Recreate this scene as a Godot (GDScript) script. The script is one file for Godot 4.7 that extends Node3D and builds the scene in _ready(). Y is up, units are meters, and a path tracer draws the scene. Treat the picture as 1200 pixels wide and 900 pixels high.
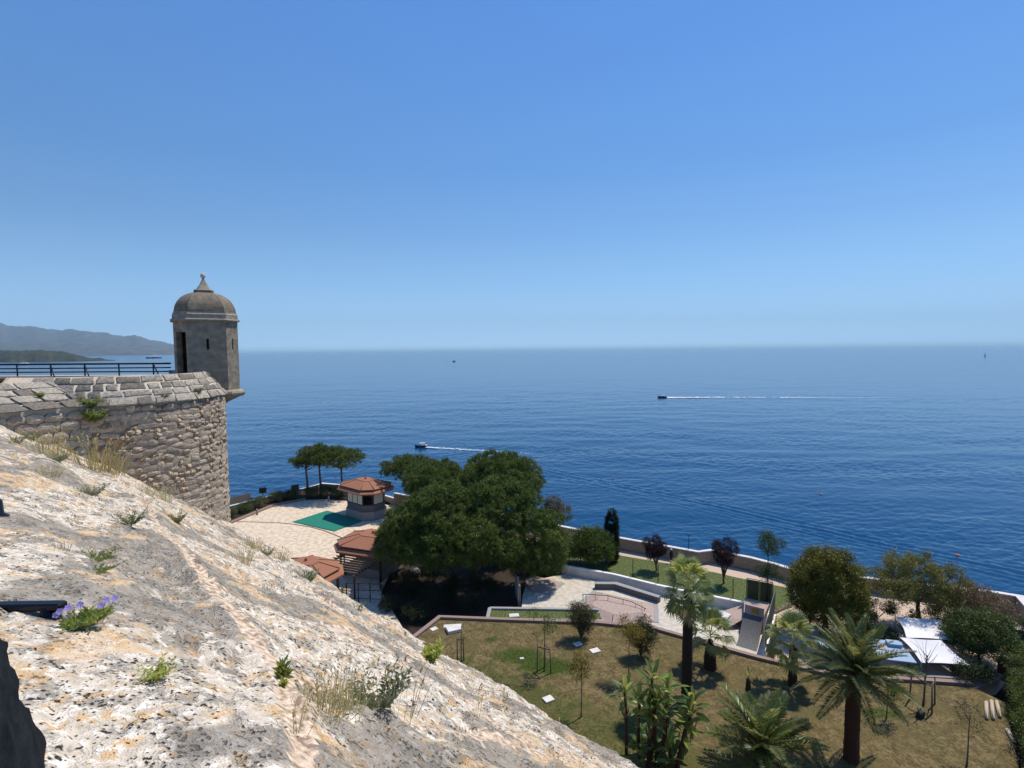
extends Node3D
# A sunny view from a limestone rampart over a seaside garden and the open sea.

const EYE := Vector3(0, 62, 0)
const U := Vector3(-0.75323, 0, -0.65775)      # along the rampart
const N := Vector3(0.65775, 0, -0.75323)       # across it, towards the garden
const BASTION := Vector3(-10.85, 0, -14.3)
const TURRET := Vector3(-9.5, 0, -16.5)

var rng := RandomNumberGenerator.new()
var names := {}
var tris := 0
var M := {}
var fine := FastNoiseLite.new()
var broad := FastNoiseLite.new()

# ------------------------------------------------------------------ helpers
func numbered(n: String) -> String:
	if not names.has(n):
		names[n] = 0
		return n
	names[n] += 1
	return "%s_%03d" % [n, names[n]]

func lin(r: float, g: float, b: float) -> Color:
	return Color(r, g, b).linear_to_srgb()

func tag(o: Node, label: String, category := "", group := "", kind := "") -> void:
	if label != "": o.set_meta("label", label)
	if category != "": o.set_meta("category", category)
	if group != "": o.set_meta("group", group)
	if kind != "": o.set_meta("kind", kind)

func thing(called: String, label: String, category: String, at := Vector3.ZERO, turn := 0.0, group := "") -> Node3D:
	var o := Node3D.new()
	o.name = numbered(called)
	add_child(o)
	o.position = at
	o.rotation.y = turn
	tag(o, label, category, group)
	return o

func part(called: String, mesh: Mesh, m: Material, parent: Node = null, xf := Transform3D()) -> MeshInstance3D:
	var o := MeshInstance3D.new()
	o.name = called if parent else numbered(called)
	o.mesh = mesh
	if m: o.material_override = m
	o.transform = xf
	(parent if parent else self).add_child(o, true)
	return o

func structure(called: String, mesh: Mesh, m: Material) -> MeshInstance3D:
	var o := part(called, mesh, m)
	o.set_meta("kind", "structure")
	return o

func mb(smooth := false) -> SurfaceTool:
	var st := SurfaceTool.new()
	st.begin(Mesh.PRIMITIVE_TRIANGLES)
	st.set_smooth_group(0 if smooth else -1)
	return st

func tri(st: SurfaceTool, a: Vector3, b: Vector3, c: Vector3) -> void:
	st.add_vertex(a); st.add_vertex(b); st.add_vertex(c)

func quad(st: SurfaceTool, a: Vector3, b: Vector3, c: Vector3, d: Vector3) -> void:
	tri(st, a, b, c); tri(st, a, c, d)

func done(st: SurfaceTool) -> ArrayMesh:
	st.generate_normals()
	return st.commit()

func box(st: SurfaceTool, c: Vector3, s: Vector3, b := Basis(), bevel := 0.0) -> void:
	var h := s * 0.5
	if bevel <= 0.0:
		var p := []
		for i in 8:
			p.append(c + b * Vector3(h.x if i & 1 else -h.x, h.y if i & 2 else -h.y, h.z if i & 4 else -h.z))
		for f in [[0, 1, 3, 2], [5, 4, 6, 7], [4, 0, 2, 6], [1, 5, 7, 3], [2, 3, 7, 6], [4, 5, 1, 0]]:
			quad(st, p[f[0]], p[f[3]], p[f[2]], p[f[1]])
		return
	# chamfered box: rings from bottom to top
	var rings := []
	for r in [[-h.y, bevel], [-h.y + bevel, 0.0], [h.y - bevel, 0.0], [h.y, bevel]]:
		var x: float = h.x - r[1]
		var z: float = h.z - r[1]
		var k: float = bevel if r[1] == 0.0 else bevel * 0.6
		var ring := []
		for q in [[x - k, z], [x, z - k], [x, -z + k], [x - k, -z], [-x + k, -z], [-x, -z + k], [-x, z - k], [-x + k, z]]:
			ring.append(c + b * Vector3(q[0], r[0], q[1]))
		rings.append(ring)
	for i in 3:
		for j in 8:
			quad(st, rings[i][j], rings[i + 1][j], rings[i + 1][(j + 1) % 8], rings[i][(j + 1) % 8])
	for j in range(1, 7):
		tri(st, rings[3][0], rings[3][j + 1], rings[3][j])
		tri(st, rings[0][0], rings[0][j], rings[0][j + 1])

func box_mesh(c: Vector3, s: Vector3, b := Basis(), bevel := 0.0) -> ArrayMesh:
	var st := mb()
	box(st, c, s, b, bevel)
	return done(st)

# a tapered tube through points; radii one per point
func tube(st: SurfaceTool, pts: Array, radii: Array, sides := 6, cap := true) -> void:
	var rings := []
	for i in pts.size():
		var d: Vector3 = (pts[mini(i + 1, pts.size() - 1)] - pts[maxi(i - 1, 0)]).normalized()
		var side := d.cross(Vector3(0.31, 0.05, 0.95)).normalized() if absf(d.dot(Vector3(0.31, 0.05, 0.95))) < 0.95 else d.cross(Vector3.RIGHT).normalized()
		var up := side.cross(d)
		var ring := []
		for k in sides:
			var a := TAU * k / sides
			ring.append(pts[i] + (side * cos(a) + up * sin(a)) * radii[i])
		rings.append(ring)
	for i in pts.size() - 1:
		for k in sides:
			quad(st, rings[i][k], rings[i][(k + 1) % sides], rings[i + 1][(k + 1) % sides], rings[i + 1][k])
	if cap:
		for k in range(1, sides - 1):
			tri(st, rings[-1][0], rings[-1][k], rings[-1][k + 1])
			tri(st, rings[0][0], rings[0][k + 1], rings[0][k])

func tube_mesh(pts: Array, radii: Array, sides := 6, smooth := true) -> ArrayMesh:
	var st := mb(smooth)
	tube(st, pts, radii, sides)
	return done(st)

# a slab over a plan polygon [Vector2(x, z)...], planar UVs in metres
func slab(poly: Array, y0: float, y1: float, chamfer := 0.0) -> ArrayMesh:
	var pp := PackedVector2Array(poly)
	if Geometry2D.is_polygon_clockwise(pp):
		pp.reverse()
	var st := mb()
	var t := Geometry2D.triangulate_polygon(pp)
	for i in range(0, t.size(), 3):
		for k in [0, 1, 2]:
			var q := pp[t[i + k]]
			st.set_uv(q)
			st.add_vertex(Vector3(q.x, y1, q.y))
	for i in pp.size():
		var a := pp[i]
		var b := pp[(i + 1) % pp.size()]
		var w := a.distance_to(b)
		for v in [[a, y0, 0.0], [a, y1, 0.0], [b, y1, w], [a, y0, 0.0], [b, y1, w], [b, y0, w]]:
			st.set_uv(Vector2(v[2], v[1]))
			st.add_vertex(Vector3(v[0].x, v[1], v[0].y))
	return done(st)

# a wall along a plan polyline with mitred corners; profile is width and the heights; top may lean
func wall_run(path: Array, width: float, y0: float, y1: float, overhang := 0.0) -> ArrayMesh:
	var left := []
	var right := []
	for i in path.size():
		var a: Vector2 = path[maxi(i - 1, 0)]
		var b: Vector2 = path[mini(i + 1, path.size() - 1)]
		var p: Vector2 = path[i]
		var d := (b - a).normalized()
		var n := Vector2(-d.y, d.x)
		var k := 1.0
		if i > 0 and i < path.size() - 1:
			k = 1.0 / maxf(0.4, n.dot(Vector2(-(p - a).normalized().y, (p - a).normalized().x)))
		left.append(p + n * (width * 0.5 + overhang) * k)
		right.append(p - n * (width * 0.5 + overhang) * k)
	var poly := left.duplicate()
	right.reverse()
	poly.append_array(right)
	return slab(poly, y0, y1)

func lathe(profile: Array, sides: int, smooth := true, angles := []) -> ArrayMesh:
	var st := mb(smooth)
	var n := sides if angles.is_empty() else angles.size()
	for i in profile.size() - 1:
		for k in n:
			var a0: float = TAU * k / n if angles.is_empty() else angles[k]
			var a1: float = TAU * (k + 1) / n if angles.is_empty() else angles[(k + 1) % n]
			var p0: Vector2 = profile[i]
			var p1: Vector2 = profile[i + 1]
			var v := [Vector3(p0.x * sin(a0), p0.y, p0.x * cos(a0)), Vector3(p0.x * sin(a1), p0.y, p0.x * cos(a1)), Vector3(p1.x * sin(a1), p1.y, p1.x * cos(a1)), Vector3(p1.x * sin(a0), p1.y, p1.x * cos(a0))]
			quad(st, v[0], v[3], v[2], v[1])
	return done(st)

# ------------------------------------------------------------------ materials
func noise(seed_: int, freq: float, octaves := 4, kind := FastNoiseLite.TYPE_SIMPLEX_SMOOTH) -> FastNoiseLite:
	var n := FastNoiseLite.new()
	n.seed = seed_
	n.frequency = freq
	n.noise_type = kind
	n.fractal_octaves = octaves
	n.fractal_type = FastNoiseLite.FRACTAL_FBM if octaves > 1 else FastNoiseLite.FRACTAL_NONE
	return n

func ramp_tex(seed_: int, freq: float, colors: Array, size := 512, octaves := 5, stops := []) -> NoiseTexture2D:
	var t := NoiseTexture2D.new()
	t.width = size
	t.height = size
	t.seamless = true
	t.noise = noise(seed_, freq, octaves)
	var g := Gradient.new()
	var off := PackedFloat32Array()
	for i in colors.size():
		off.append(stops[i] if stops.size() else float(i) / (colors.size() - 1))
	g.offsets = off
	g.colors = PackedColorArray(colors)
	t.color_ramp = g
	return t

func grey_tex(seed_: int, freq: float, size := 512, octaves := 5, kind := FastNoiseLite.TYPE_SIMPLEX_SMOOTH) -> NoiseTexture2D:
	var t := NoiseTexture2D.new()
	t.width = size
	t.height = size
	t.seamless = true
	t.noise = noise(seed_, freq, octaves, kind)
	return t

func plain(called: String, c: Color, rough := 0.85, metal := 0.0) -> StandardMaterial3D:
	var m := StandardMaterial3D.new()
	m.resource_name = called
	m.albedo_color = c
	m.roughness = rough
	m.metallic = metal
	m.metallic_specular = 0.4
	M[called] = m
	return m

# noise-coloured, laid in world metres, with relief
func grained(called: String, colors: Array, metres: float, seed_: int, rough := 0.9, relief := 0.0, freq := 0.012, stops := [], octaves := 6, size := 512) -> StandardMaterial3D:
	var m := plain(called, Color.WHITE, rough)
	m.albedo_texture = ramp_tex(seed_, freq, colors, size, octaves, stops)
	m.uv1_triplanar = true
	m.uv1_world_triplanar = true
	m.uv1_scale = Vector3.ONE / metres
	if relief > 0.0:
		m.heightmap_enabled = true
		m.heightmap_scale = relief
		m.heightmap_texture = grey_tex(seed_ + 9, freq * 1.7, size, octaves)
	return m

func leafy(called: String, back := 0.7, rough := 0.55) -> StandardMaterial3D:
	var m := plain(called, Color.WHITE, rough)
	m.vertex_color_use_as_albedo = true
	m.backlight_enabled = true
	m.backlight = Color(back, back, back * 0.55)
	m.metallic_specular = 0.35
	return m

func leaf_plain(called: String, c: Color, back := 0.7, rough := 0.5) -> StandardMaterial3D:
	var m := plain(called, c, rough)
	m.backlight_enabled = true
	m.backlight = Color(back, back, back * 0.55)
	return m

# ------------------------------------------------------------------ rampart
const NEAR_P := [Vector2(0.1, 0.97), Vector2(0.5, 1.12), Vector2(1.12, 1.5), Vector2(1.8, 2.0), Vector2(2.72, 2.65), Vector2(3.9, 3.65), Vector2(5.3, 4.85), Vector2(6.6, 6.1)]
const FAR_P := [Vector2(0.1, 0.97), Vector2(0.5, 1.08), Vector2(1.12, 1.37), Vector2(1.8, 1.88), Vector2(2.72, 2.55), Vector2(3.9, 3.4), Vector2(6.0, 5.1), Vector2(6.6, 5.7)]

func along(pts: Array, x: float) -> float:
	for i in pts.size() - 1:
		if x <= pts[i + 1].x or i == pts.size() - 2:
			var t: float = (x - pts[i].x) / (pts[i + 1].x - pts[i].x)
			return lerpf(pts[i].y, pts[i + 1].y, t)
	return 0.0

func edge_p(s: float) -> float:
	return lerpf(5.25, 6.0, smoothstep(4.0, 16.0, s)) + 0.34 * fine.get_noise_2d(s * 1.3, 71.0) + 0.16 * fine.get_noise_2d(s * 5.0, 77.0)

# height of the smooth sloping top
func glacis(s: float, p: float) -> float:
	return EYE.y - lerpf(along(NEAR_P, p), along(FAR_P, p), smoothstep(3.0, 15.0, s))

func rough(s: float, p: float) -> float:
	var y := 0.06 * broad.get_noise_2d(s, p) + 0.024 * fine.get_noise_2d(s * 2.2, p * 2.2)
	y += 0.014 * fine.get_noise_2d(s * 8.0, p * 8.0 + 40.0)
	y += 0.09 * broad.get_noise_2d(s * 0.45 + 31.0, p * 0.9)
	var crack := absf(fine.get_noise_2d(s * 0.55 + 12.0, p * 1.5 + 5.0))
	y -= 0.02 * (1.0 - smoothstep(0.0, 0.03, crack))
	var ledge := fine.get_noise_2d(s * 0.35 + 60.0, p * 0.8 + s * 0.25)
	y += 0.024 * (smoothstep(0.02, 0.06, ledge) + smoothstep(0.22, 0.25, ledge) - smoothstep(-0.22, -0.19, -ledge - 0.4))
	var pit := fine.get_noise_2d(s * 4.6 + 90.0, p * 4.6)
	y -= 0.03 * smoothstep(0.32, 0.6, pit)
	var rubble := smoothstep(2.2, 4.4, p)
	y += rubble * (0.05 * fine.get_noise_2d(s * 2.6 + 20.0, p * 2.6) + 0.035 * absf(fine.get_noise_2d(s * 6.0, p * 6.0 - 60.0)))
	y *= 0.2 + 0.8 * smoothstep(0.3, 1.0, p)
	# a worn ridge runs slantwise along the top
	var off := p - along(RIDGE, s)
	y += 0.07 * exp(-absf(off) * 2.2) + 0.05 * exp(-off * off * 40.0)
	return lerpf(y, 0.07 * exp(-absf(off) * 2.2) + 0.03 * broad.get_noise_2d(s, p), 0.75 * (1.0 - smoothstep(0.02, 0.055, seam(s, p))))

const RIDGE := [Vector2(-2.0, 0.2), Vector2(0.6, 0.42), Vector2(1.2, 0.6), Vector2(2.1, 0.95), Vector2(3.6, 1.2), Vector2(6.0, 1.6), Vector2(10.0, 2.2), Vector2(18.0, 3.2)]
const SEAMS := [[Vector2(2.1, 0.95), Vector2(1.95, 1.6), Vector2(1.85, 2.6), Vector2(1.7, 3.9), Vector2(1.6, 5.6)], [Vector2(3.6, 1.2), Vector2(3.9, 2.0), Vector2(3.7, 3.2), Vector2(4.0, 5.6)], [Vector2(1.2, 0.6), Vector2(0.9, 1.3), Vector2(0.95, 2.2)], [Vector2(6.0, 1.6), Vector2(6.4, 2.8), Vector2(6.2, 5.6)], [Vector2(1.9, 2.4), Vector2(2.9, 2.5), Vector2(3.85, 2.3)], [Vector2(3.7, 3.2), Vector2(5.0, 3.0), Vector2(6.4, 3.1)]]

# distance to the nearest pointed seam
func seam(s: float, p: float) -> float:
	var wob := 0.035 * fine.get_noise_2d(s * 2.5 + 3.0, p * 2.5)
	var best := absf(p - along(RIDGE, s) + wob) * 0.95
	for line in SEAMS:
		for i in line.size() - 1:
			var a: Vector2 = line[i]
			var ab: Vector2 = line[i + 1] - a
			var t := clampf((Vector2(s, p) - a).dot(ab) / ab.length_squared(), 0, 1)
			best = minf(best, (Vector2(s + wob, p) - a - ab * t).length())
	return best

func on_rampart(s: float, p: float) -> Vector3:
	var q := U * s + N * p
	return Vector3(q.x, glacis(s, p) + rough(s, p), q.z)

func rock_textures() -> Array:
	var size := 1024
	var layer := []
	for d in [[11, 0.006, 5], [12, 0.022, 5], [13, 0.06, 3], [14, 0.009, 4], [15, 0.035, 4], [16, 0.13, 2]]:
		layer.append(noise(d[0], d[1], d[2]).get_seamless_image(size, size).get_data())
	var a: PackedByteArray = layer[0]
	var b: PackedByteArray = layer[1]
	var c: PackedByteArray = layer[2]
	var d: PackedByteArray = layer[3]
	var e: PackedByteArray = layer[4]
	var f: PackedByteArray = layer[5]
	var col := PackedByteArray()
	var hgt := PackedByteArray()
	col.resize(size * size * 3)
	hgt.resize(size * size)
	for i in size * size:
		var fb := b[i] / 255.0
		var fc := c[i] / 255.0
		var fe := e[i] / 255.0
		var ff := f[i] / 255.0
		# pale limestone, sRGB
		var r := lerpf(0.69, 0.92, fb)
		var g := lerpf(0.655, 0.90, fb)
		var bl := lerpf(0.595, 0.865, fb)
		# grey lichen
		var k := smoothstep(0.5, 0.62, a[i] / 255.0 + (fc - 0.5) * 0.5 + (ff - 0.5) * 0.25)
		r = lerpf(r, 0.50 + 0.16 * ff, k * 0.85)
		g = lerpf(g, 0.485 + 0.16 * ff, k * 0.85)
		bl = lerpf(bl, 0.455 + 0.16 * ff, k * 0.85)
		# ochre lichen
		k = smoothstep(0.66, 0.76, d[i] / 255.0 + (fe - 0.5) * 0.5 + (ff - 0.5) * 0.3)
		r = lerpf(r, 0.80, k * 0.7)
		g = lerpf(g, 0.65, k * 0.7)
		bl = lerpf(bl, 0.46, k * 0.7)
		# black crust in small spots and cracks
		k = smoothstep(0.62, 0.72, fc * 0.55 + fe * 0.45 + (a[i] / 255.0 - 0.5) * 0.18)
		r = lerpf(r, 0.17, k * 0.9)
		g = lerpf(g, 0.16, k * 0.9)
		bl = lerpf(bl, 0.15, k * 0.9)
		# white crust
		var w := smoothstep(0.60, 0.68, fb * 0.6 + (1.0 - fe) * 0.4) * (1.0 - k)
		r = lerpf(r, 0.95, w * 0.55)
		g = lerpf(g, 0.94, w * 0.55)
		bl = lerpf(bl, 0.92, w * 0.55)
		col[i * 3] = int(clampf(r, 0, 1) * 255)
		col[i * 3 + 1] = int(clampf(g, 0, 1) * 255)
		col[i * 3 + 2] = int(clampf(bl, 0, 1) * 255)
		hgt[i] = int(clampf(0.25 + 0.35 * fb + 0.25 * fc + 0.3 * (ff - 0.5) - 0.35 * k + 0.1 * w, 0, 1) * 255)
	return [ImageTexture.create_from_image(Image.create_from_data(size, size, false, Image.FORMAT_RGB8, col)), ImageTexture.create_from_image(Image.create_from_data(size, size, false, Image.FORMAT_L8, hgt))]

# broad drifts of grey and tan growth over the stone, with a ragged edge of their own
func drift_texture() -> ImageTexture:
	var size := 512
	var a := noise(31, 0.0065, 6).get_seamless_image(size, size).get_data()
	var b := noise(32, 0.012, 6).get_seamless_image(size, size).get_data()
	var c := noise(33, 0.07, 4).get_seamless_image(size, size).get_data()
	var col := PackedByteArray()
	col.resize(size * size * 4)
	for i in size * size:
		var grey := smoothstep(0.46, 0.58, a[i] / 255.0 + (c[i] / 255.0 - 0.5) * 0.35)
		var tan_ := smoothstep(0.6, 0.74, b[i] / 255.0 + (c[i] / 255.0 - 0.5) * 0.4)
		var q := Color(0.44, 0.425, 0.395).lerp(Color(0.80, 0.66, 0.47), tan_)
		col[i * 4] = int(q.r * 255)
		col[i * 4 + 1] = int(q.g * 255)
		col[i * 4 + 2] = int(q.b * 255)
		col[i * 4 + 3] = int(maxf(grey * 0.66, tan_ * 0.38) * 255)
	return ImageTexture.create_from_image(Image.create_from_data(size, size, false, Image.FORMAT_RGBA8, col))

func build_rampart() -> void:
	var t := rock_textures()
	var stone := plain("weathered_limestone", Color(1, 0.985, 0.955), 0.95)
	stone.albedo_texture = t[0]
	stone.metallic_specular = 0.25
	stone.heightmap_enabled = true
	stone.heightmap_texture = t[1]
	stone.heightmap_scale = 2.2
	stone.detail_enabled = true
	stone.detail_albedo = drift_texture()
	stone.detail_uv_layer = BaseMaterial3D.DETAIL_UV_2
	var mortar := plain("lime_mortar", Color(1, 0.975, 0.945), 0.95)
	mortar.albedo_texture = ramp_tex(41, 0.05, [Color(0.55, 0.49, 0.43), Color(0.72, 0.655, 0.58), Color(0.80, 0.74, 0.665), Color(0.88, 0.83, 0.76)], 512, 6, [0.25, 0.42, 0.6, 0.8])
	mortar.heightmap_enabled = true
	mortar.heightmap_texture = t[1]
	mortar.heightmap_scale = 1.2
	var root := thing("rampart_wall", "broad sloping rampart top of pale lichen-stained limestone", "rampart")
	# grid
	var ss := []
	var s := -1.6
	while s < 17.6:
		ss.append(s)
		s += 0.021 + 0.008 * maxf(s, 0.0)
	var cols := 210
	# stone centres
	var site := {}
	for i in range(-4, 24):
		for j in range(-1, 12):
			site[Vector2i(i, j)] = Vector2((i + rng.randf_range(0.12, 0.88)) * 0.92 + (j % 2) * 0.4, (j + rng.randf_range(0.2, 0.8)) * 0.66)
	var pos := PackedVector3Array()
	var uv := PackedVector2Array()
	var uv2 := PackedVector2Array()
	var cell := []
	for i in ss.size():
		var pe := edge_p(ss[i])
		for j in cols + 1:
			var p := lerpf(0.17, pe, float(j) / cols)
			if j == 0:
				p += 0.02 * fine.get_noise_2d(ss[i] * 6.0, 5.0)
			var w := Vector2(ss[i] + 0.1 * fine.get_noise_2d(ss[i] * 3, p * 3), p + 0.1 * fine.get_noise_2d(ss[i] * 3 + 50.0, p * 3))
			var ci := int(floor(w.x / 0.92))
			var cj := int(floor(w.y / 0.66))
			var d1 := 9.0
			var d2 := 9.0
			var own := Vector2i.ZERO
			for a in range(-2, 2):
				for b in range(-1, 2):
					var key := Vector2i(ci + a, cj + b)
					if site.has(key):
						var dd: float = w.distance_to(site[key])
						if dd < d1:
							d2 = d1
							d1 = dd
							own = key
						elif dd < d2:
							d2 = dd
			var gap := d2 - d1
			var q := on_rampart(ss[i], p)
			q.y -= 0.012 * (1.0 - smoothstep(0.01, 0.05, gap))
			q.y += 0.018 * fine.get_noise_2d(own.x * 17.3, own.y * 29.1)
			pos.append(q)
			uv.append(Vector2(ss[i], p * 1.22) / 1.5)
			uv2.append(Vector2(ss[i] + 3.0, p * 1.22) / 7.0)
			cell.append(Vector2i(-99, -99) if seam(ss[i], p) < 0.042 + 0.03 * fine.get_noise_2d(ss[i] * 4.0 + 8.0, p * 4.0) + 0.02 * fine.get_noise_2d(ss[i] * 14.0, p * 14.0) else own)
	var w1 := cols + 1
	var nor := PackedVector3Array()
	nor.resize(pos.size())
	for i in ss.size():
		for j in w1:
			var a := pos[mini(i + 1, ss.size() - 1) * w1 + j] - pos[maxi(i - 1, 0) * w1 + j]
			var b := pos[i * w1 + mini(j + 1, cols)] - pos[i * w1 + maxi(j - 1, 0)]
			nor[i * w1 + j] = b.cross(a).normalized() if b.cross(a).y > 0 else a.cross(b).normalized()
	var faces := {}
	for i in ss.size() - 1:
		for j in cols:
			var k := i * w1 + j
			var c: Vector2i = cell[k]
			if not faces.has(c):
				faces[c] = PackedInt32Array()
			faces[c].append_array([k, k + w1, k + w1 + 1, k, k + w1 + 1, k + 1])
	for c in faces:
		var index := PackedInt32Array()
		var map := {}
		var v := PackedVector3Array()
		var n := PackedVector3Array()
		var u1 := PackedVector2Array()
		var u2 := PackedVector2Array()
		for k in faces[c]:
			if not map.has(k):
				map[k] = v.size()
				v.append(pos[k])
				n.append(nor[k])
				u1.append(uv[k])
				u2.append(uv2[k])
			index.append(map[k])
		var arr := []
		arr.resize(Mesh.ARRAY_MAX)
		arr[Mesh.ARRAY_VERTEX] = v
		arr[Mesh.ARRAY_NORMAL] = n
		arr[Mesh.ARRAY_TEX_UV] = u1
		arr[Mesh.ARRAY_TEX_UV2] = u2
		arr[Mesh.ARRAY_INDEX] = index
		var mesh := ArrayMesh.new()
		mesh.add_surface_from_arrays(Mesh.PRIMITIVE_TRIANGLES, arr)
		part("mortar" if c.x == -99 else "stone", mesh, mortar if c.x == -99 else stone, root)
	# the upright faces: inside towards the walk, outside down to the garden
	var inner := mb(true)
	var outer := mb(true)
	var last := ss.size() - 1
	for i in last:
		for side in 2:
			var st: SurfaceTool = inner if side == 0 else outer
			var col_a := i * w1 + (0 if side == 0 else cols)
			var steps := 22 if side == 0 else 3
			var deep := 1.0 if side == 0 else 20.5
			for k in steps:
				var v := []
				for q in [[col_a, k], [col_a + w1, k], [col_a + w1, k + 1], [col_a, k + 1]]:
					var o: Vector3 = pos[q[0]]
					var f: float = float(q[1]) / steps
					var out := 0.05 * fine.get_noise_2d(o.x * 3.0 + o.z * 2.0, (o.y - f * deep) * 3.0) * minf(1.0, f * 5.0)
					v.append(o + N * (out + (-0.02 * f if side == 0 else 0.03 * f)) + Vector3(0, -f * deep, 0))
				quad(st, v[0], v[1], v[2], v[3])
	var old := grained("old_wall_stone", [lin(0.06, 0.045, 0.028), lin(0.13, 0.10, 0.066), lin(0.24, 0.19, 0.135)], 1.1, 51, 0.95, 2.0, 0.02)
	part("inner_face", done(inner), old, root)
	part("outer_face", done(outer), old, root)
	# the walk behind the parapet
	var a1 := U * -6.0 + N * 0.2
	var a2 := U * 13.0 + N * 0.2
	var a3 := U * 13.0 - N * 5.0
	var a4 := U * -6.0 - N * 5.0
	structure("rampart_walk_pavement", slab([Vector2(a1.x, a1.z), Vector2(a2.x, a2.z), Vector2(a3.x, a3.z), Vector2(a4.x, a4.z)], 36.0, 60.25), old)

# ------------------------------------------------------------------ bastion
func stone_mesh(seed_: int) -> ArrayMesh:
	var r := RandomNumberGenerator.new()
	r.seed = seed_
	var g := []
	for j in 4:
		for i in 4:
			var x := (i / 3.0 - 0.5)
			var y := (j / 3.0 - 0.5)
			var rim := i == 0 or i == 3 or j == 0 or j == 3
			var corner := (i == 0 or i == 3) and (j == 0 or j == 3)
			x += r.randf_range(-0.07, 0.07)
			y += r.randf_range(-0.09, 0.09)
			if corner:
				x *= 0.86
				y *= 0.84
			g.append(Vector3(x, y, (r.randf_range(0.35, 0.6) if rim else r.randf_range(0.72, 1.0))))
	var st := mb()
	for j in 3:
		for i in 3:
			quad(st, g[j * 4 + i], g[j * 4 + 4 + i], g[j * 4 + 5 + i], g[j * 4 + 1 + i])
	var loop := [0, 1, 2, 3, 7, 11, 15, 14, 13, 12, 8, 4]
	for k in loop.size():
		var a: Vector3 = g[loop[k]]
		var b: Vector3 = g[loop[(k + 1) % 12]]
		var a0 := Vector3(a.x * 1.02, a.y * 1.02, -0.4)
		var b0 := Vector3(b.x * 1.02, b.y * 1.02, -0.4)
		quad(st, a, b, b0, a0)
	return done(st)

# a course stone lying on a sloping cap: four corners (outer a, outer b, inner b, inner a), outward up normal
func cap_stone(c: Array, n: Vector3, thick: float) -> ArrayMesh:
	var g := []
	for j in 4:
		for i in 5:
			var p: Vector3 = c[0].lerp(c[1], i / 4.0).lerp(c[3].lerp(c[2], i / 4.0), j / 3.0)
			var rim := i == 0 or i == 4 or j == 0 or j == 3
			p += n * (thick * (rng.randf_range(0.35, 0.7) if rim else rng.randf_range(0.8, 1.15)))
			p += (c[1] - c[0]) * rng.randf_range(-0.03, 0.03) + (c[3] - c[0]) * rng.randf_range(-0.04, 0.04)
			g.append(p)
	var st := mb()
	for j in 3:
		for i in 4:
			quad(st, g[j * 5 + i], g[j * 5 + 5 + i], g[j * 5 + 6 + i], g[j * 5 + 1 + i])
	var loop := [0, 1, 2, 3, 4, 9, 14, 19, 18, 17, 16, 15, 10, 5]
	for k in loop.size():
		var a: Vector3 = g[loop[k]]
		var b: Vector3 = g[loop[(k + 1) % loop.size()]]
		quad(st, a, b, b - n * thick * 1.4, a - n * thick * 1.4)
	return done(st)

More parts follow.
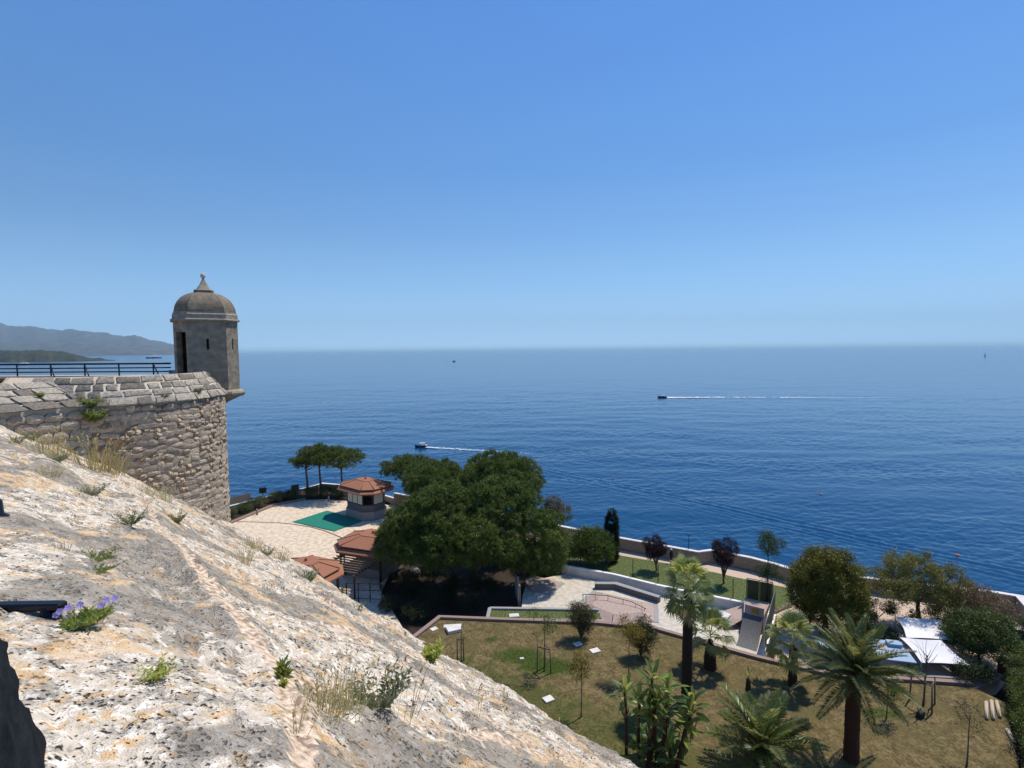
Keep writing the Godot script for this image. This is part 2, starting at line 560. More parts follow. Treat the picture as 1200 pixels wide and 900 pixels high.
func build_bastion() -> void:
	var root := thing("bastion", "round rubble stone bastion with sloping capstones under the sentry turret", "bastion")
	var tones := []
	for k in 5:
		var v: float = [0.82, 0.92, 1.0, 1.08, 1.18][k]
		tones.append(grained("rubble_stone_%d" % k, [lin(0.21 * v, 0.168 * v, 0.122 * v), lin(0.37 * v, 0.30 * v, 0.225 * v), lin(0.52 * v, 0.435 * v, 0.34 * v)], 0.9, 60 + k * 3, 0.95, 1.6, 0.02))
	var caps := []
	for k in 3:
		var v: float = [0.7, 1.0, 1.35][k]
		caps.append(grained("cap_stone_%d" % k, [lin(0.11 * v, 0.098 * v, 0.08 * v), lin(0.25 * v, 0.222 * v, 0.18 * v), lin(0.47 * v, 0.425 * v, 0.35 * v)], 0.8, 80 + k * 3, 0.95, 1.6, 0.02))
	var bed := grained("bedding_mortar", [lin(0.26, 0.205, 0.145), lin(0.38, 0.31, 0.23), lin(0.52, 0.44, 0.34)], 0.7, 91, 0.95, 1.2, 0.03)
	var pale := grained("pale_pointing", [lin(0.34, 0.30, 0.235), lin(0.50, 0.45, 0.37), lin(0.62, 0.57, 0.48)], 0.6, 95, 0.95, 1.0, 0.03)
	# core of the round, flank and platform
	var core := lathe([Vector2(2.98, 36.0), Vector2(2.64, 60.85)], 64)
	var xf := Transform3D(Basis(), Vector3(BASTION.x, 0, BASTION.z))
	part("core", core, bed, root, xf)
	var cb := mb(true)
	for i in 40:
		var pr := [Vector2(2.68, 60.78), Vector2(2.69, 60.86), Vector2(2.2, 61.46), Vector2(2.2, 60.4), Vector2(0.0, 60.4)]
		var q0 := deg_to_rad(-24.0 + 5.0 * i)
		var q1 := deg_to_rad(-24.0 + 5.0 * (i + 1))
		for k in 4:
			quad(cb, BASTION + Vector3(pr[k].x * sin(q0), pr[k].y, pr[k].x * cos(q0)), BASTION + Vector3(pr[k + 1].x * sin(q0), pr[k + 1].y, pr[k + 1].x * cos(q0)), BASTION + Vector3(pr[k + 1].x * sin(q1), pr[k + 1].y, pr[k + 1].x * cos(q1)), BASTION + Vector3(pr[k].x * sin(q1), pr[k].y, pr[k].x * cos(q1)))
	part("cap_bed", done(cb), pale, root)
	var fa := Vector3(-9.52, 0, -12.02)
	var fd := Vector3(-0.477, 0, 0.879)
	var fn := Vector3(0.879, 0, 0.477)
	var fb := fa + fd * 9.0
	var st := mb()
	var o0 := fa - fd * 1.3
	var top_in := -0.85
	for seg in [[o0, fb]]:
		var a: Vector3 = seg[0] - fn * 0.05
		var b: Vector3 = seg[1] - fn * 0.05
		quad(st, a + Vector3(0, 36, 0), a + Vector3(0, 60.84, 0), b + Vector3(0, 60.84, 0), b + Vector3(0, 36, 0))
		quad(st, a + Vector3(0, 60.84, 0), a + fn * top_in + Vector3(0, 61.36, 0), b + fn * top_in + Vector3(0, 61.36, 0), b + Vector3(0, 60.84, 0))
		quad(st, a + fn * top_in + Vector3(0, 61.36, 0), a + fn * top_in + Vector3(0, 60.4, 0), b + fn * top_in + Vector3(0, 60.4, 0), b + fn * top_in + Vector3(0, 61.36, 0))
	part("flank_core", done(st), pale, root)
	# rubble stones of the round face
	var kinds := []
	for k in 9:
		kinds.append(stone_mesh(200 + k))
	var y := 60.72
	var spots := []
	while y > 56.6:
		var hh := rng.randf_range(0.10, 0.17)
		var az := 14.0 + rng.randf() * 4.0
		while az < 126.0:
			var ww := rng.randf_range(0.10, 0.34)
			var half := rad_to_deg(ww / 2.7) * 0.5
			az += half
			var a := deg_to_rad(az)
			var n := Vector3(sin(a), 0, cos(a))
			var yy := y - hh * 0.5 + rng.randf_range(-0.05, 0.05)
			var tall := hh * rng.randf_range(0.75, 1.35)
			var c := BASTION + n * 2.665 + Vector3(0, yy, 0)
			var p := c.dot(N)
			var s := c.dot(U)
			if az > 24.0 and yy > glacis(s, p) - 0.15 :
				var b := Basis(Vector3.UP.cross(n), Vector3.UP, n) * Basis(Vector3.BACK, rng.randf_range(-0.28, 0.28))
				b = b * Basis.from_scale(Vector3(ww * 1.06, tall * 1.04, rng.randf_range(0.018, 0.055)))
				spots.append([ww * tall, Transform3D(b, c)])
			az += half
		y -= hh
	spots.sort_custom(func(a, b): return a[0] > b[0])
	var rest := mb()
	for i in spots.size():
		if i < 300:
			part("stone", kinds[rng.randi() % 9], tones[rng.randi() % 5], root, spots[i][1])
		else:
			rest.append_from(kinds[rng.randi() % 9], 0, spots[i][1])
	if spots.size() > 300:
		part("small_rubble", rest.commit(), tones[2], root).set_meta("kind", "stuff")
	# rubble of the short flank
	y = 60.72
	while y > 58.8:
		var hh := rng.randf_range(0.14, 0.24)
		var d := rng.randf() * 0.2
		while d < 4.4:
			var ww := rng.randf_range(0.2, 0.44)
			d += ww * 0.5
			var c := fa + fd * d + Vector3(0, y - hh * 0.5, 0) - fn * 0.03
			if c.y > glacis(c.dot(U), c.dot(N)) - 0.12:
				var b := Basis(Vector3.UP.cross(fn), Vector3.UP, fn) * Basis.from_scale(Vector3(ww * 0.96, hh * 0.95, rng.randf_range(0.05, 0.09)))
				part("flank_stone", kinds[rng.randi() % 9], tones[2 + rng.randi() % 3], root, Transform3D(b, c))
			d += ww * 0.5
		y -= hh
	# capstones in sloping courses
	for row in 4:
		var f0: float = [-0.06, 0.24, 0.5, 0.76][row]
		var f1: float = [0.21, 0.47, 0.73, 1.0][row]
		var az := -14.0 + row * 4.0
		while az < 172.0:
			var wa := rng.randf_range(5.0, 14.0) * (1.2 if row == 0 else 1.0)
			var c := []
			for q in [[az + rng.randf_range(0.3, 0.9), f0], [az + wa - rng.randf_range(0.3, 0.9), f0 + rng.randf_range(-0.03, 0.03)], [az + wa - rng.randf_range(0.2, 1.4), f1 - rng.randf_range(0.0, 0.06)], [az + rng.randf_range(0.2, 1.4), f1 - rng.randf_range(0.0, 0.06)]]:
				var a := deg_to_rad(q[0])
				var r := lerpf(2.72, 2.22, q[1])
				c.append(BASTION + Vector3(sin(a) * r, lerpf(60.84, 61.45, q[1]), cos(a) * r))
			var mid := deg_to_rad(az + wa * 0.5)
			var n := Vector3(sin(mid) * 0.77, 0.63, cos(mid) * 0.77)
			part("capstone", cap_stone(c, n, rng.randf_range(0.018, 0.034)), caps[rng.randi() % 3], root)
			az += wa
		var d := -0.75 - row * 0.11
		while d < 8.6:
			var wa := rng.randf_range(0.3, 0.62)
			var c := []
			var lean := rng.randf_range(0.02, 0.14)
			for q in [[d + 0.03, f0], [d + wa - 0.03, f0], [d + wa - 0.03 + lean, f1], [d + 0.03 + lean, f1]]:
				c.append(fa + fd * q[0] + fn * lerpf(0.03, -0.9, q[1]) + Vector3(0, lerpf(60.86, 61.37, q[1]), 0))
			var n := (fn * 0.5 + Vector3.UP * 0.86).normalized()
			part("flank_capstone", cap_stone(c, n, rng.randf_range(0.016, 0.03)), caps[rng.randi() % 3], root)
			d += wa
	# terrace floor behind, and its far parapet
	structure("terrace_pavement", slab([Vector2(-10.4, -11.6), Vector2(-13.6, -5.6), Vector2(-30, -4), Vector2(-30, -17), Vector2(-12.0, -17.4), Vector2(-10.6, -16.5)], 36.0, 60.38), M["bedding_mortar"])
	var far_wall := thing("terrace_parapet", "low stone parapet at the far edge of the bastion terrace under the railing", "parapet")
	part("wall", wall_run([Vector2(-29.5, -16.6), Vector2(-17.5, -17.2), Vector2(-11.2, -16.9)], 0.45, 60.3, 61.22), M["old_wall_stone"], far_wall)
	part("coping", wall_run([Vector2(-29.5, -16.6), Vector2(-17.5, -17.2), Vector2(-11.2, -16.9)], 0.45, 61.22, 61.30, 0.05), M["pale_pointing"], far_wall)
	# railing
	var iron := plain("dark_iron", lin(0.02, 0.019, 0.022), 0.45, 0.6)
	var rail := thing("terrace_railing", "dark iron railing with leaning stays along the bastion terrace", "railing")
	var rp := [Vector3(-29.5, 0, -16.4), Vector3(-17.5, 0, -17.0), Vector3(-10.7, 0, -16.6)]
	for h in [61.42, 61.54, 61.67]:
		var pts := []
		for q in rp:
			pts.append(q + Vector3(0, h, 0))
		part("rail", tube_mesh(pts, [0.02, 0.02, 0.02] if h < 61.6 else [0.028, 0.028, 0.028], 6), iron, rail)
	var k := 0
	for seg in 2:
		var a: Vector3 = rp[seg]
		var b: Vector3 = rp[seg + 1]
		var count := 9 if seg == 0 else 6
		for i in count:
			var q := a.lerp(b, (i + 0.5) / count)
			part("post", tube_mesh([q + Vector3(0, 61.2, 0), q + Vector3(0, 61.7, 0)], [0.022, 0.022], 6), iron, rail)
			if k % 3 != 1:
				part("stay", tube_mesh([q + Vector3(0.55, 61.2, 0.5), q + Vector3(0, 61.66, 0)], [0.02, 0.018], 6), iron, rail)
			k += 1

func octagon(r: float, chamfer: float) -> Array:
	# plan of a square with cut corners, front towards +z
	var k := r - chamfer
	return [Vector2(-k, r), Vector2(k, r), Vector2(r, k), Vector2(r, -k), Vector2(k, -r), Vector2(-k, -r), Vector2(-r, -k), Vector2(-r, k)]

func loft(st: SurfaceTool, rows: Array) -> void:
	# rows: [radius, chamfer, y]
	for i in rows.size() - 1:
		var a := octagon(rows[i][0], rows[i][1])
		var b := octagon(rows[i + 1][0], rows[i + 1][1])
		for k in 8:
			var l := (k + 1) % 8
			quad(st, Vector3(a[k].x, rows[i][2], a[k].y), Vector3(b[k].x, rows[i + 1][2], b[k].y), Vector3(b[l].x, rows[i + 1][2], b[l].y), Vector3(a[l].x, rows[i][2], a[l].y))

func build_turret() -> void:
	var root := thing("sentry_turret", "domed stone sentry turret corbelled out from the bastion corner", "turret", Vector3(TURRET.x, EYE.y, TURRET.z), deg_to_rad(33))
	root.scale = Vector3(0.86, 1.0, 0.86)
	var plaster := grained("turret_stone", [lin(0.13, 0.108, 0.078), lin(0.23, 0.195, 0.145), lin(0.34, 0.295, 0.225)], 1.7, 101, 0.92, 0.7, 0.012)
	var lead := grained("dome_stone", [lin(0.10, 0.082, 0.055), lin(0.175, 0.148, 0.104), lin(0.28, 0.24, 0.178)], 1.3, 105, 0.9, 0.8, 0.014)
	var trim := grained("moulding_stone", [lin(0.17, 0.145, 0.11), lin(0.28, 0.245, 0.19), lin(0.42, 0.375, 0.30)], 1.2, 108, 0.92, 0.6, 0.014)
	# body with real openings: a CSG shell
	var body := CSGCombiner3D.new()
	body.name = "body"
	root.add_child(body)
	var shell := CSGPolygon3D.new()
	shell.polygon = PackedVector2Array(octagon(0.98, 0.40))
	shell.depth = 2.1
	shell.rotation.x = PI / 2
	shell.position.y = -1.16
	shell.name = "shell"
	body.add_child(shell)
	var hollow := CSGPolygon3D.new()
	hollow.operation = CSGShape3D.OPERATION_SUBTRACTION
	hollow.polygon = PackedVector2Array(octagon(0.76, 0.32))
	hollow.depth = 1.9
	hollow.rotation.x = PI / 2
	hollow.position.y = -1.06
	hollow.name = "hollow"
	body.add_child(hollow)
	for cut in [[Vector3(0, 0.25, 0.9), Vector3(0.075, 0.32, 0.6), 0.0], [Vector3(0.62, 0.25, 0.62), Vector3(0.075, 0.32, 0.7), 45.0], [Vector3(-0.66, -0.25, 0.66), Vector3(0.40, 1.72, 0.7), -45.0], [Vector3(0.9, 0.25, 0), Vector3(0.6, 0.32, 0.075), 0.0]]:
		var b := CSGBox3D.new()
		b.operation = CSGShape3D.OPERATION_SUBTRACTION
		b.size = cut[1]
		b.position = cut[0]
		b.rotation.y = deg_to_rad(cut[2])
		b.name = "opening"
		body.add_child(b, true)
	for c in body.get_children():
		c.material = plaster
	var st := mb()
	loft(st, [[0.93, 0.38, 0.90], [0.99, 0.40, 0.935], [1.06, 0.43, 0.95], [1.06, 0.43, 0.985], [1.00, 0.41, 1.01], [1.00, 0.41, 1.14], [0.97, 0.40, 1.17], [0.97, 0.40, 1.21], [0.6, 0.25, 1.22]])
	part("cornice", done(st), trim, root)
	st = mb()
	var rows := []
	for i in 13:
		var a := PI * 0.5 * i / 12.0
		var r := 0.92 * pow(cos(a), 0.85) + 0.03
		rows.append([r, r * 0.42, 1.19 + 0.66 * sin(a)])
	loft(st, rows)
	part("dome", done(st), lead, root)
	st = mb()
	loft(st, [[0.27, 0.08, 1.76], [0.27, 0.08, 1.86], [0.31, 0.09, 1.87], [0.31, 0.09, 1.91], [0.24, 0.07, 1.93], [0.13, 0.04, 2.08], [0.04, 0.012, 2.25], [0.025, 0.008, 2.31]])
	var fin := part("finial", done(st), trim, root)
	var ball := SphereMesh.new()
	ball.radius = 0.085
	ball.height = 0.17
	part("ball", ball, M["pale_pointing"], fin, Transform3D(Basis(), Vector3(0, 2.36, 0)))
	st = mb()
	loft(st, [[0.9, 0.37, -1.37], [1.06, 0.43, -1.36], [1.12, 0.45, -1.31], [1.14, 0.46, -1.25], [1.12, 0.45, -1.19], [1.04, 0.42, -1.15], [0.9, 0.37, -1.14]])
	part("base_moulding", done(st), trim, root)
	# corbel tapering back to the wall in steps
	st = mb()
	var back := Vector3(-0.75, 0, 0.15)
	for step in [[1.0, 0.72, -1.36, -1.56], [0.74, 0.48, -1.56, -1.74], [0.5, 0.2, -1.74, -1.98]]:
		var a := octagon(step[0], step[0] * 0.42)
		var b := octagon(step[1], step[1] * 0.42)
		var oa: Vector3 = back * (1.0 - step[0]) * 0.9
		var ob: Vector3 = back * (1.0 - step[1]) * 0.9
		for k in 8:
			var l := (k + 1) % 8
			quad(st, Vector3(a[k].x, step[2], a[k].y) + oa, Vector3(b[k].x, step[3], b[k].y) + ob, Vector3(b[l].x, step[3], b[l].y) + ob, Vector3(a[l].x, step[2], a[l].y) + oa)
	part("corbel", done(st), trim, root)

# ------------------------------------------------------------------ sea and far shore
func line_distance(q: Vector2, a: Vector2, b: Vector2) -> float:
	var d := (b - a).normalized()
	return (q - a).cross(d)

func build_sea() -> void:
	var water := plain("sea_water", lin(0.002, 0.042, 0.112), 0.155)
	water.metallic_specular = 0.33
	var w1 := noise(301, 1.0, 3)
	var w2 := noise(302, 1.0, 2)
	var w3 := noise(303, 1.0, 2)
	var dist := [40.0]
	while dist[-1] < 32000.0:
		var d: float = dist[-1]
		dist.append(d + maxf(0.7, d * d * 0.0000185))
	var na := 640
	var pos := PackedVector3Array()
	var a0 := deg_to_rad(-62.0)
	var a1 := deg_to_rad(66.0)
	for i in dist.size():
		for j in na + 1:
			var a := lerpf(a0, a1, float(j) / na)
			var q := Vector2(sin(a) * dist[i], -cos(a) * dist[i])
			var fade := clampf(2600.0 / dist[i], 0.0, 1.0)
			# small chop on a low swell, both longer across the wind than along it
			var calm := (0.35 + 0.65 * smoothstep(110.0, 330.0, dist[i])) * (0.95 + 0.9 * w2.get_noise_2d(q.x * 0.0035 + 90.0, q.y * 0.011 - q.x * 0.002))
			var h := 0.35 * calm * w1.get_noise_2d(q.x * 0.11 + q.y * 0.05, q.y * 0.20 - q.x * 0.02)
			h += 0.55 * w2.get_noise_2d(q.x * 0.012 + 7.0, q.y * 0.03)
			h += 0.20 * calm * w3.get_noise_2d(q.x * 0.38, q.y * 0.55) * fade
			h += 0.5 * w3.get_noise_2d(q.x * 0.002, q.y * 0.0065)
			# spreading wash of passing boats
			for l in [[Vector2(-40, -330), Vector2(131, -150), 4.2, 5.0, 0.36], [Vector2(-30, -312), Vector2(150, -120), 3.4, 4.0, 0.24], [Vector2(200, -668), Vector2(620, -560), 9.0, 26.0, 0.5]]:
				var o := line_distance(q, l[0], l[1])
				if absf(o) < l[3] * 3.0 and (q - l[0]).dot(l[1] - l[0]) > 0.0:
					h += l[4] * cos(TAU * o / l[2]) * exp(-pow(o / l[3], 2.0)) * 0.6
			pos.append(Vector3(q.x, h * 0.75, q.y))
	var w := na + 1
	var nor := PackedVector3Array()
	nor.resize(pos.size())
	for i in dist.size():
		for j in w:
			var u := pos[mini(i + 1, dist.size() - 1) * w + j] - pos[maxi(i - 1, 0) * w + j]
			var v := pos[i * w + mini(j + 1, na)] - pos[i * w + maxi(j - 1, 0)]
			nor[i * w + j] = v.cross(u).normalized() if v.cross(u).y > 0 else u.cross(v).normalized()
	var index := PackedInt32Array()
	for i in dist.size() - 1:
		for j in na:
			var k := i * w + j
			index.append_array([k, k + w, k + w + 1, k, k + w + 1, k + 1])
	var arr := []
	arr.resize(Mesh.ARRAY_MAX)
	arr[Mesh.ARRAY_VERTEX] = pos
	arr[Mesh.ARRAY_NORMAL] = nor
	arr[Mesh.ARRAY_INDEX] = index
	var mesh := ArrayMesh.new()
	mesh.add_surface_from_arrays(Mesh.PRIMITIVE_TRIANGLES, arr)
	structure("sea", mesh, water)

func ridge(called: String, dist: float, depth: float, prof: Array, m: Material, bump: float, seed_: int, wiggle := 0.0) -> void:
	# prof: [bearing in degrees left of ahead, height]; the front slopes to the shore
	var n := noise(seed_, 1.0, 5)
	var rows := 14
	var cols := 160
	var b0: float = prof[0].x
	var b1: float = prof[-1].x
	var st := mb(true)
	var g := []
	for i in rows + 1:
		var line := []
		for j in cols + 1:
			var b := lerpf(b0, b1, float(j) / cols)
			var t := float(i) / rows
			var h := along(prof, b)
			var d := dist + depth * (t - 0.45) + wiggle * n.get_noise_2d(b * 0.3, 3.0)
			var a := deg_to_rad(b)
			var q := Vector3(sin(a), 0, -cos(a)) * d / cos(a)
			var up := sin(PI * clampf(t, 0.0, 1.0) * 0.9 + 0.05) 
			var y := h * pow(up, 0.8) + bump * n.get_noise_2d(q.x / (depth * 0.18), q.z / (depth * 0.18)) * up * clampf(h / 60.0, 0.0, 1.0) - (6.0 if i == 0 or i == rows else 0.0)
			line.append(Vector3(q.x, y - 1.5, q.z))
		g.append(line)
	for i in rows:
		for j in cols:
			quad(st, g[i][j], g[i + 1][j], g[i + 1][j + 1], g[i][j + 1])
	structure(called, done(st), m)

func build_hills() -> void:
	var scrub := grained("hill_scrub", [lin(0.012, 0.018, 0.010), lin(0.026, 0.034, 0.018), lin(0.08, 0.075, 0.055)], 700.0, 311, 0.95, 0.0, 0.02)
	var rock := grained("mountain_rock", [lin(0.035, 0.042, 0.042), lin(0.07, 0.08, 0.078), lin(0.12, 0.125, 0.115)], 4000.0, 315, 0.95, 0.0, 0.015)
	ridge("mountain", 27000.0, 9000.0, [Vector2(-54, 1980), Vector2(-50, 1860), Vector2(-44.06, 1640), Vector2(-43.2, 1530), Vector2(-41.8, 1440), Vector2(-40.6, 1240), Vector2(-38.9, 1270), Vector2(-37.6, 1100), Vector2(-36.1, 890), Vector2(-35.3, 950), Vector2(-34, 680), Vector2(-32.4, 480), Vector2(-31, 300), Vector2(-30, 140), Vector2(-29, 50), Vector2(-28, -60)], rock, 200.0, 321)
	ridge("foothill", 19000.0, 3600.0, [Vector2(-54, 660), Vector2(-50, 640), Vector2(-44, 590), Vector2(-42, 510), Vector2(-39.5, 455), Vector2(-37, 320), Vector2(-35, 180), Vector2(-33, 76), Vector2(-31, -40)], rock, 90.0, 325)
	ridge("headland", 4700.0, 900.0, [Vector2(-54, 94), Vector2(-50, 100), Vector2(-44.0, 96), Vector2(-42.8, 94), Vector2(-41.6, 96), Vector2(-40.3, 80), Vector2(-39.2, 50), Vector2(-38.6, 24), Vector2(-38.2, 20), Vector2(-37.8, 24), Vector2(-37.4, 6), Vector2(-36.9, 3), Vector2(-36.4, -4)], scrub, 22.0, 329, 200.0)

# ------------------------------------------------------------------ plants
func flat_mesh(v: PackedVector3Array) -> ArrayMesh:
	var arr := []
	arr.resize(Mesh.ARRAY_MAX)
	arr[Mesh.ARRAY_VERTEX] = v
	var m := ArrayMesh.new()
	m.add_surface_from_arrays(Mesh.PRIMITIVE_TRIANGLES, arr)
	return m

func rand_dir() -> Vector3:
	var z := rng.randf_range(-1, 1)
	var a := rng.randf() * TAU
	var r := sqrt(1.0 - z * z)
	return Vector3(r * cos(a), z, r * sin(a))

func leaf_quad(v: PackedVector3Array, base: Vector3, dir: Vector3, side: Vector3, l: float, w: float, bend := 0.0) -> void:
	var up := side.cross(dir)
	var mid := base + dir * l * 0.5 + up * bend * l * 0.5
	var tip := base + dir * l
	v.append_array([base, mid - side * w, tip, base, tip, mid + side * w])

# a spray of n leaves in a ball of radius 1
func leaf_clump(n: int, l: float, w: float, spread := 1.0) -> ArrayMesh:
	var v := PackedVector3Array()
	for i in n:
		var o := rand_dir() * pow(rng.randf(), 0.4) * spread
		var d := (rand_dir() + o * 0.8 + Vector3(0, 0.25, 0)).normalized()
		leaf_quad(v, o, d, d.cross(rand_dir()).normalized(), l * rng.randf_range(0.7, 1.2), w * rng.randf_range(0.8, 1.2), rng.randf_range(0.0, 0.3))
	return flat_mesh(v)

# a tuft of n needles rising round +y
func needle_tuft(n: int, l: float, w: float, open := 1.0) -> ArrayMesh:
	var v := PackedVector3Array()
	for i in n:
		var d := (rand_dir() * open + Vector3(0, 0.75, 0)).normalized()
		var o := rand_dir() * 0.28
		var side := d.cross(rand_dir()).normalized()
		v.append_array([o - side * w, o + side * w, o + d * l * rng.randf_range(0.7, 1.15)])
	return flat_mesh(v)

func scatter(called: String, parent: Node3D, mesh: Mesh, m: Material, xfs: Array, cols: Array) -> MeshInstance3D:
	# one joined mesh, each piece with its own tone
	var one: PackedVector3Array = mesh.surface_get_arrays(0)[Mesh.ARRAY_VERTEX]
	var v := PackedVector3Array()
	var c := PackedColorArray()
	var tone := PackedColorArray()
	tone.resize(one.size())
	for i in xfs.size():
		var xf: Transform3D = xfs[i]
		v.append_array(xf * one)
		tone.fill(cols[i])
		c.append_array(tone)
	var arr := []
	arr.resize(Mesh.ARRAY_MAX)
	arr[Mesh.ARRAY_VERTEX] = v
	arr[Mesh.ARRAY_COLOR] = c
	var joined := ArrayMesh.new()
	joined.add_surface_from_arrays(Mesh.PRIMITIVE_TRIANGLES, arr)
	tris += v.size() / 3
	return part(called, joined, m, parent)

func spin_to(d: Vector3) -> Basis:
	var side := d.cross(rand_dir()).normalized()
	return Basis(side, d, side.cross(d))

# foliage over the outside of many lobes: lobes = [centre, radii]; colours are linear albedos
func foliage(parent: Node3D, lobes: Array, mesh: Mesh, m: Material, per_m2: float, size: float, c0: Color, c1: Color, called := "crown", upward := 0.35, low_cut := -2.0) -> void:
	var xfs := []
	var cols := []
	for q in lobes:
		var c: Vector3 = q[0]
		var r: Vector3 = q[1]
		var near := []
		for o in lobes:
			if o != q and c.distance_to(o[0]) < r.x + o[1].x:
				near.append(o)
		var area := 4.0 * PI * pow((pow(r.x * r.y, 1.6) + pow(r.x * r.z, 1.6) + pow(r.y * r.z, 1.6)) / 3.0, 1.0 / 1.6)
		var tone := rng.randf()
		for i in int(area * per_m2):
			var d := rand_dir()
			if d.y < low_cut:
				continue
			var k := rng.randf_range(0.8, 1.05)
			var p := c + d * r * k
			var inside := false
			for o in near:
				var e: Vector3 = (p - o[0]) / o[1]
				if e.length_squared() < 0.5:
					inside = true
					break
			if inside:
				continue
			var out := (d / r).normalized()
			xfs.append(Transform3D(spin_to((out + Vector3(0, upward, 0) + rand_dir() * 0.5).normalized()).scaled(Vector3.ONE * size * rng.randf_range(0.7, 1.25)), p))
			cols.append(c0.lerp(c1, tone * 0.5 + rng.randf() * 0.6))
	scatter(called, parent, mesh, m, xfs, cols)

# lobes filling an ellipsoid's upper shell
func lobes_in(c: Vector3, r: Vector3, n: int, size: Vector2, flat := 0.8, low := -0.4, inner := 0.55) -> Array:
	var out := []
	var tries := 0
	while out.size() < n and tries < n * 40:
		tries += 1
		var d := rand_dir()
		if d.y < low:
			continue
		var p := c + d * r * rng.randf_range(inner, 0.92)
		var s := rng.randf_range(size.x, size.y)
		var ok := true
		for o in out:
			if p.distance_to(o[0]) < s * 0.62:
				ok = false
				break
		if ok:
			out.append([p, Vector3(s, s * flat, s)])
	return out

func branch(a: Vector3, b: Vector3, r0: float, r1: float, sag := 0.15, sides := 6) -> ArrayMesh:
	var pts := []
	var rad := []
	var off := rand_dir() * a.distance_to(b) * sag
	for i in 6:
		var t := i / 5.0
		pts.append(a.lerp(b, t) + off * sin(PI * t) * 0.5 + Vector3(0, a.distance_to(b) * 0.06 * sin(PI * t), 0))
		rad.append(lerpf(r0, r1, pow(t, 0.8)))
	return tube_mesh(pts, rad, sides)

func trunk_of(parent: Node3D, height: float, r0: float, r1: float, lean: Vector3, bark: Material, sides := 8) -> Vector3:
	var pts := []
	var rad := []
	for i in 7:
		var t := i / 6.0
		pts.append(Vector3(0, -0.15, 0).lerp(Vector3(0, height, 0) + lean, t) + Vector3(sin(t * 5.0 + lean.x * 7.0), 0, cos(t * 4.0)) * r0 * 0.35 * sin(PI * t))
		rad.append(lerpf(r0, r1, pow(t, 0.7)) * (1.35 if i == 0 else 1.0))
	part("trunk", tube_mesh(pts, rad, sides), bark, parent)
	return Vector3(0, height, 0) + lean

# general tree: trunk, limbs to the bigger lobes, crown
func tree(called: String, label: String, at: Vector3, trunk_h: float, r0: float, lobes: Array, mesh: Mesh, m: Material, per_m2: float, size: float, c0: Color, c1: Color, bark: Material, group := "", category := "tree", low_cut := -2.0, limbs := 9) -> Node3D:
	var t := thing(called, label, category, at, 0.0, group)
	var top := trunk_of(t, trunk_h, r0, r0 * 0.6, Vector3(rng.randf_range(-0.2, 0.2), 0, rng.randf_range(-0.2, 0.2)) * trunk_h * 0.25, bark)
	var k := 0
	for q in lobes:
		if k >= limbs:
			break
		part("limb", branch(top - Vector3(0, trunk_h * 0.12 * rng.randf(), 0), q[0], r0 * 0.42, r0 * 0.1), bark, t)
		k += 1
	foliage(t, lobes, mesh, m, per_m2, size, c0, c1, "crown", 0.35, low_cut)
	return t

# --- palms
func feather_frond(l: float, droop: float, leaflet: float, pairs: int, wid: float, vee := 0.5) -> ArrayMesh:
	# lies along +x, rises in y; the base at the origin
	var v := PackedVector3Array()
	var pts := []
	for i in 13:
		var t := i / 12.0
		pts.append(Vector3(l * (t - 0.12 * droop * t * t * t), l * (0.16 * t - droop * t * t * 0.62), 0))
	for i in 12:
		var w := lerpf(0.045, 0.008, i / 12.0)
		var a: Vector3 = pts[i]
		var b: Vector3 = pts[i + 1]
		for s in [Vector3(0, 0, 1), Vector3(0, 1, 0)]:
			v.append_array([a - s * w, a + s * w, b + s * w, a - s * w, b + s * w, b - s * w])
	for i in pairs:
		var t := 0.14 + 0.86 * (i + 0.5) / pairs
		var f := t * 12.0
		var k := mini(int(f), 11)
		var p: Vector3 = pts[k].lerp(pts[k + 1], f - k)
		var tangent: Vector3 = (pts[k + 1] - pts[k]).normalized()
		var up := Vector3(0, 0, 1).cross(tangent) * -1.0
		if up.y < 0:
			up = -up
		var ll := leaflet * (0.35 + 0.65 * sin(PI * pow(t, 0.75)))
		for s in [-1.0, 1.0]:
			var d := (tangent * rng.randf_range(0.5, 0.8) + Vector3(0, 0, s) + up * vee * rng.randf_range(0.4, 1.2) + Vector3(0, -0.15 * droop, 0)).normalized()
			var side := d.cross(up).normalized()
			leaf_quad(v, p, d, side, ll * rng.randf_range(0.85, 1.1), wid, rng.randf_range(-0.22, -0.05))
	return flat_mesh(v)

func fan_leaf(stalk: float, r: float, segs: int, droop: float) -> ArrayMesh:
	var v := PackedVector3Array()
	var hub := Vector3(stalk, stalk * 0.12, 0)
	for s in [Vector3(0, 0, 1), Vector3(0, 1, 0)]:
		v.append_array([-s * 0.025, s * 0.025, hub + s * 0.015, -s * 0.025, hub + s * 0.015, hub - s * 0.015])
	for i in segs:
		var a := lerpf(-2.0, 2.0, (i + 0.5) / segs)
		var d := Vector3(cos(a), 0.10 * cos(a * 2.0) + rng.randf_range(-0.08, 0.08), sin(a)).normalized()
		var side := d.cross(Vector3.UP).normalized()
		var l := r * (0.78 + 0.22 * cos(a)) * rng.randf_range(0.92, 1.06)
		var w := l * 2.0 / segs * 0.84
		var mid := hub + d * l * 0.6
		var tip := hub + d * l + Vector3(0, -droop * l * rng.randf_range(0.25, 0.6), 0)
		v.append_array([hub, mid - side * w, mid + side * w, mid - side * w, tip, mid + side * w])
	return flat_mesh(v)

